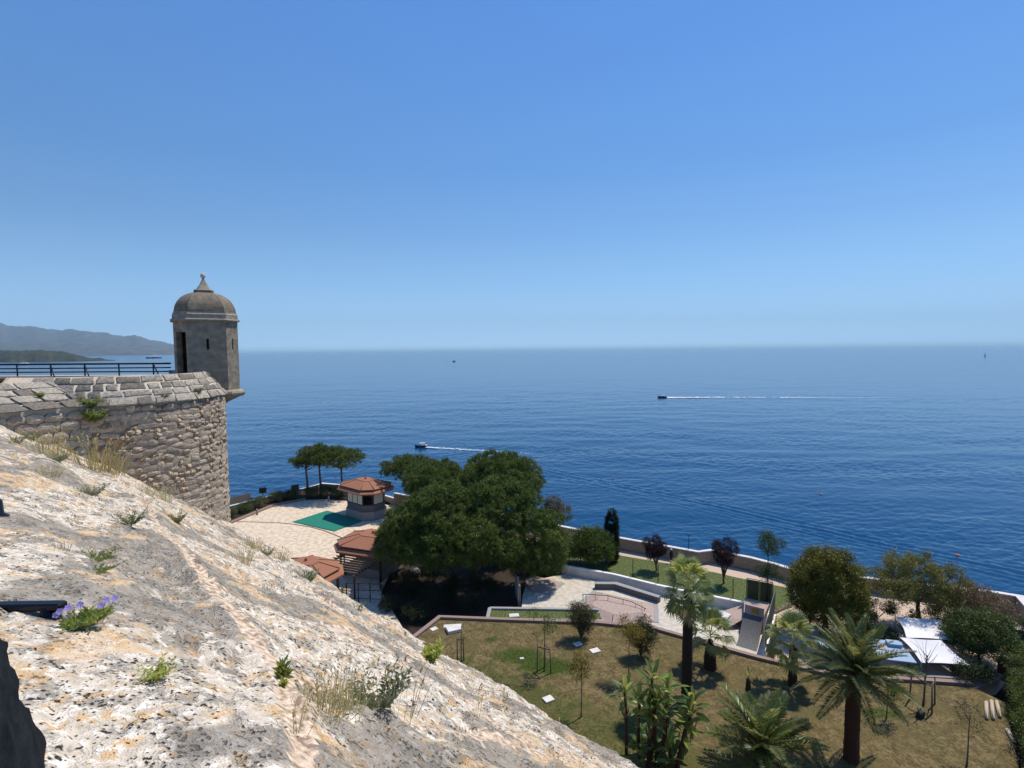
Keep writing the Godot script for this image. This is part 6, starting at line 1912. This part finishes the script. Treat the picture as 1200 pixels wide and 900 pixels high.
func build_rampart_plants() -> void:
	leaf_plain("straw", lin(0.36, 0.25, 0.12), 0.6, 0.8)
	leaf_plain("straw_pale", lin(0.42, 0.34, 0.2), 0.6, 0.8)
	leaf_plain("sage", lin(0.13, 0.145, 0.095), 0.5, 0.8)
	leaf_plain("herb_green", lin(0.075, 0.12, 0.03), 0.7, 0.6)
	leaf_plain("bright_leaf", lin(0.20, 0.24, 0.035), 0.75, 0.5)
	leaf_plain("rust_leaf", lin(0.22, 0.085, 0.035), 0.6, 0.7)
	var lay := func(called: String, label: String, mesh: Mesh, m: Material, s: float, p: float, size: float, group: String, category: String) -> MeshInstance3D:
		var o := part(called, mesh, m, null, Transform3D(Basis(Vector3.UP, rng.randf() * TAU).scaled(Vector3.ONE * size), on_rampart(s, p) - Vector3(0, 0.012, 0)))
		tag(o, label, category, group)
		return o
	var dry := [blades(120, 0.2, 0.13, 0.0022, 0.7, 801, true), blades(90, 0.24, 0.11, 0.0022, 0.6, 802, true)]
	var sage := [twigs(46, 0.2, 0.16, 0.03, 811), twigs(38, 0.16, 0.15, 0.026, 812)]
	# grey-green bush with dry heads at the lower edge
	lay.call("sage_bush", "grey green bush with rusty dry heads on the lower rampart slope", sage[0], M["sage"], 1.95, 1.32, 1.0, "", "bush")
	lay.call("rust_stalks", "rust coloured dry flower stalks standing in the grey green bush", blades(16, 0.3, 0.1, 0.0016, 0.5, 803, true), M["rust_leaf"], 1.93, 1.38, 1.0, "", "grass tuft")
	lay.call("dry_tuft", "bushy straw tuft left of the grey green bush", dry[0], M["straw"], 1.83, 0.98, 0.7, "", "grass tuft")
	lay.call("dry_tuft", "upright pale straw tuft touching the grey green bush", dry[1], M["straw_pale"], 1.93, 1.13, 0.75, "", "grass tuft")
	# tall straw clumps against the bastion foot
	for d in [[11.6, 2.05, 2.6, "tall golden straw clump against the bastion foot"], [12.2, 2.4, 2.2, "second golden straw clump beside the bastion corner"], [10.6, 1.35, 2.0, "golden straw clump at the foot of the flank wall"]]:
		lay.call("straw_clump", d[3], dry[rng.randi() % 2], M["straw"], d[0], d[1], d[2], "", "grass tuft")
	# scattered tufts
	for d in [[9.6, 1.34], [7.5, 2.16], [8.6, 3.5], [9.0, 3.9], [9.5, 4.3], [7.6, 1.35], [7.8, 1.0], [5.4, 1.2], [12.0, 3.2], [10.8, 2.6], [6.2, 2.4], [5.8, 3.6], [8.2, 4.2], [10.4, 3.5], [13.2, 1.5], [11.2, 1.1]]:
		var k := rng.randi() % 4
		var size: float = rng.randf_range(0.5, 1.0) * (1.0 + d[0] * 0.04)
		if k < 2:
			lay.call("grass_tuft", "small straw coloured grass tuft rooted in a rampart joint", dry[k], M["straw_pale"] if k else M["straw"], d[0], d[1], size, "straw tufts on the rampart", "grass tuft")
		else:
			lay.call("herb_tuft", "small grey green herb rooted in a rampart joint", sage[k - 2], M["sage"], d[0], d[1], size, "grey herbs on the rampart", "herb")
	for d in [[3.84, 0.68, 0.8], [3.5, 0.62, 0.5]]:
		lay.call("creeping_herb", "low dark green creeping herb on the upper rampart slope", twigs(36, 0.07, 0.2, 0.03, 821), M["herb_green"], d[0], d[1], d[2], "creeping herbs on the upper slope", "herb")
	lay.call("rust_tuft", "orange brown dry tuft above the creeping herb", blades(34, 0.1, 0.1, 0.002, 1.2, 804), M["rust_leaf"], 3.9, 0.52, 0.8, "", "grass tuft")
	lay.call("herb_tuft", "bright yellow green sprig rooted in a pit of the near slope", twigs(26, 0.07, 0.09, 0.024, 822), M["bright_leaf"], 2.03, 0.5, 0.75, "", "herb")
	lay.call("sprout", "single upright leafy sprout on the pale mortar line", twigs(7, 0.11, 0.012, 0.05, 823), M["herb_green"], 2.1, 0.95, 0.9, "", "herb")
	lay.call("sprout", "tiny browning sprout just below the leafy one", twigs(6, 0.06, 0.012, 0.03, 824), M["bright_leaf"], 1.98, 0.9, 0.8, "", "herb")
	lay.call("leafy_herb", "bright lime leafy plant on the outer rampart edge", twigs(26, 0.24, 0.09, 0.075, 825), M["bright_leaf"], 4.2, 3.5, 1.0, "", "herb")
	for d in [[2.15, 2.1], [2.5, 3.1], [2.4, 3.3], [2.2, 3.6], [1.6, 1.45], [1.75, 2.4], [2.9, 3.2], [3.3, 3.6], [1.6, 0.75]]:
		lay.call("dry_stalk", "thin dry stalks sprouting from the rough rampart edge", blades(12, 0.16, 0.05, 0.0014, 0.8, 805, true), M["straw"] if rng.randf() < 0.6 else M["rust_leaf"], d[0], d[1], rng.randf_range(0.6, 1.0), "dry stalks on the rough edge", "grass tuft")
	# bellflower
	var b := thing("bellflower", "green bellflower clump with violet flowers by the iron handrail", "flower", on_rampart(2.58, 0.41))
	part("foliage", twigs(40, 0.045, 0.095, 0.03, 831), M["herb_green"], b)
	part("foliage", twigs(26, 0.05, 0.075, 0.026, 832), M["bright_leaf"], b)
	var violet := leaf_plain("violet_petal", lin(0.20, 0.15, 0.55), 0.7, 0.6)
	var petal := PackedVector3Array()
	for i in 5:
		var a := TAU * i / 5.0
		var d := Vector3(cos(a), 0.35, sin(a)).normalized()
		leaf_quad(petal, Vector3.ZERO, d, d.cross(Vector3.UP).normalized(), 0.014, 0.008, -0.2)
	var bell := flat_mesh(petal)
	for q in [[-0.075, 0.075, -0.02], [-0.045, 0.085, -0.03], [-0.01, 0.09, -0.02], [0.075, 0.095, -0.03], [0.10, 0.095, -0.02], [0.05, 0.07, 0.0], [-0.07, 0.03, 0.05], [-0.09, 0.06, 0.0]]:
		var side: Vector3 = N * q[0] * 0.9 - U * q[0] * 0.5
		var tip := Vector3(side.x, q[1], side.z - q[2] * 0.4)
		part("stem", tube_mesh([Vector3(tip.x * 0.5, 0.0, tip.z * 0.5), tip], [0.0012, 0.001], 4), M["herb_green"], b)
		part("flower", bell, violet, b, Transform3D(spin_to((Vector3(0.55, 0.45, 0.6) + rand_dir() * 0.35).normalized()), tip))
	# green tufts on the bastion cap and joint
	for d in [[Vector3(-9.55, 60.75, -11.95), 1.5, "dark green weed hanging in the bastion corner joint"], [Vector3(-9.45, 60.45, -11.92), 1.7, "leafy weed low in the bastion corner joint"], [Vector3(-10.22, 61.06, -11.42), 0.6, "green tuft growing between the flank capstones"]]:
		var o := part("wall_weed", twigs(60, 0.2, 0.16, 0.06, 841), M["herb_green"], null, Transform3D(Basis().scaled(Vector3.ONE * d[1]), d[0]))
		tag(o, d[2], "weed")
	for d in [[Vector3(-8.55, 60.9, -13.0), 0.7, "dry olive weed on the bastion lip"], [Vector3(-8.25, 60.95, -13.9), 0.9, "dry olive weed under the turret corbel"], [Vector3(-8.75, 61.25, -15.0), 1.2, "dry tuft between the capstones and the turret foot"]]:
		var o := part("wall_weed", twigs(40, 0.18, 0.16, 0.05, 842), M["sage"], null, Transform3D(Basis().scaled(Vector3.ONE * d[1]), d[0]))
		tag(o, d[2], "weed")
	# handrail fixed to the parapet top
	var iron := plain("black_iron", lin(0.008, 0.008, 0.012), 0.35, 0.3)
	var h := thing("iron_handrail", "black iron handrail end bolted to the near parapet stone", "handrail")
	var foot := on_rampart(2.72, 0.34)
	foot.y = glacis(2.72, 0.34) + 0.03
	var end := foot + Vector3(0.0, 0.03, 0)
	var out := Vector3(-1.0, 0.0, 0.02).normalized()
	part("bar", box_mesh(Vector3.ZERO, Vector3(0.95, 0.03, 0.045), Basis(), 0.007), iron, h, Transform3D(Basis(out, Vector3.UP, out.cross(Vector3.UP)), end + out * 0.44))
	part("bracket", tube_mesh([end + out * 0.03 + Vector3(0, 0.0, 0), end + out * 0.02 - Vector3(0, 0.06, 0), foot - Vector3(0, 0.08, 0)], [0.026, 0.036, 0.05], 8), iron, h)
	part("stay", tube_mesh([end + out * 0.04 - Vector3(0, 0.05, 0), end + out * 0.12 - Vector3(0, 0.065, 0), end + out * 0.22 - Vector3(0, 0.1, -0.02), end + out * 0.24 - Vector3(0, 0.3, -0.02)], [0.009, 0.009, 0.009, 0.009], 6), iron, h)
	var e2 := thing("iron_rail_end", "black rounded iron rail end sticking up further along the parapet", "handrail", on_rampart(4.82, 0.32))
	part("cap", lathe([Vector2(0, 0.11), Vector2(0.03, 0.108), Vector2(0.055, 0.085), Vector2(0.06, 0.0), Vector2(0.085, -0.02), Vector2(0.085, -0.05)], 14), iron, e2)
	part("bar", tube_mesh([Vector3(0, 0.05, 0), Vector3(-0.8, 0.05, 0.1)], [0.03, 0.03], 8), iron, e2)

# clear air: paler towards the horizon, brighter towards the sun
func clear_sky(to_sun: Vector3) -> ImageTexture:
	var w := 512
	var h := 256
	var im := Image.create(w, h, false, Image.FORMAT_RGBF)
	var stops := [[0.0, 0.52, 0.81, 1.12], [2.5, 0.46, 0.76, 1.10], [7.0, 0.325, 0.625, 1.03], [12.0, 0.222, 0.47, 0.90], [18.0, 0.150, 0.368, 0.80], [27.0, 0.115, 0.30, 0.73], [37.0, 0.092, 0.252, 0.665], [60.0, 0.078, 0.225, 0.63], [90.0, 0.07, 0.21, 0.61]]
	for j in h:
		var up := 90.0 - (j + 0.5) * 180.0 / h
		var c := Vector3(0.10, 0.20, 0.32)
		if up >= 0.0:
			for k in stops.size() - 1:
				if up <= stops[k + 1][0]:
					var t: float = (up - stops[k][0]) / (stops[k + 1][0] - stops[k][0])
					c = Vector3(stops[k][1], stops[k][2], stops[k][3]).lerp(Vector3(stops[k + 1][1], stops[k + 1][2], stops[k + 1][3]), t)
					break
		for i in w:
			var az := TAU * (i + 0.5) / w
			var e := deg_to_rad(up)
			var near := Vector3(sin(az) * cos(e), sin(e), -cos(az) * cos(e)).dot(to_sun)
			var f := 1.0 if up < 0.0 else 1.0 + 0.55 * (near - 0.58) * smoothstep(-4.0, 14.0, up)
			im.set_pixel(i, j, Color(c.x * f, c.y * f, c.z * f))
	return ImageTexture.create_from_image(im)

func _ready() -> void:
	rng.seed = 7
	fine = noise(3, 0.9, 4)
	broad = noise(4, 0.8, 3)
	# camera
	var cam := Camera3D.new()
	cam.name = "camera"
	cam.fov = rad_to_deg(2.0 * atan(450.0 / 620.0))
	cam.near = 0.1
	cam.far = 120000.0
	cam.position = EYE
	cam.basis = Basis(Vector3.RIGHT, deg_to_rad(-3.69)) * Basis(Vector3.BACK, deg_to_rad(-0.5))
	add_child(cam)
	cam.current = true
	# sky and air
	var env := Environment.new()
	env.background_mode = Environment.BG_SKY
	var el := deg_to_rad(61.0)
	var to_sun := Vector3(0.8 * cos(el), sin(el), -0.6 * cos(el)).normalized()
	var sky := PanoramaSkyMaterial.new()
	sky.panorama = clear_sky(to_sun)
	env.sky = Sky.new()
	env.sky.sky_material = sky
	env.tonemap_mode = Environment.TONE_MAPPER_LINEAR
	env.tonemap_exposure = 1.0
	env.sdfgi_enabled = true
	env.ssao_enabled = true
	env.ssil_enabled = true
	env.fog_enabled = true
	env.fog_density = 0.000018
	env.fog_light_color = Color(0.76, 0.91, 1.0)
	var we := WorldEnvironment.new()
	we.name = "world"
	we.environment = env
	add_child(we)
	# sun: high, ahead and to the right
	var sun := DirectionalLight3D.new()
	sun.name = "sun"
	sun.light_energy = 1.6
	sun.light_color = Color(1.0, 0.955, 0.885)
	sun.light_angular_distance = 0.53
	sun.shadow_enabled = true
	add_child(sun)
	sun.look_at_from_position(Vector3.ZERO, -to_sun, Vector3.UP)
	build_sea()
	build_hills()
	build_rampart()
	build_bastion()
	build_turret()
	build_plants_materials()
	build_ground()
	build_walls()
	build_skate()
	build_pavilions()
	build_trees()
	build_palms()
	build_garden_things()
	build_person()
	build_rampart_plants()
	build_boats()
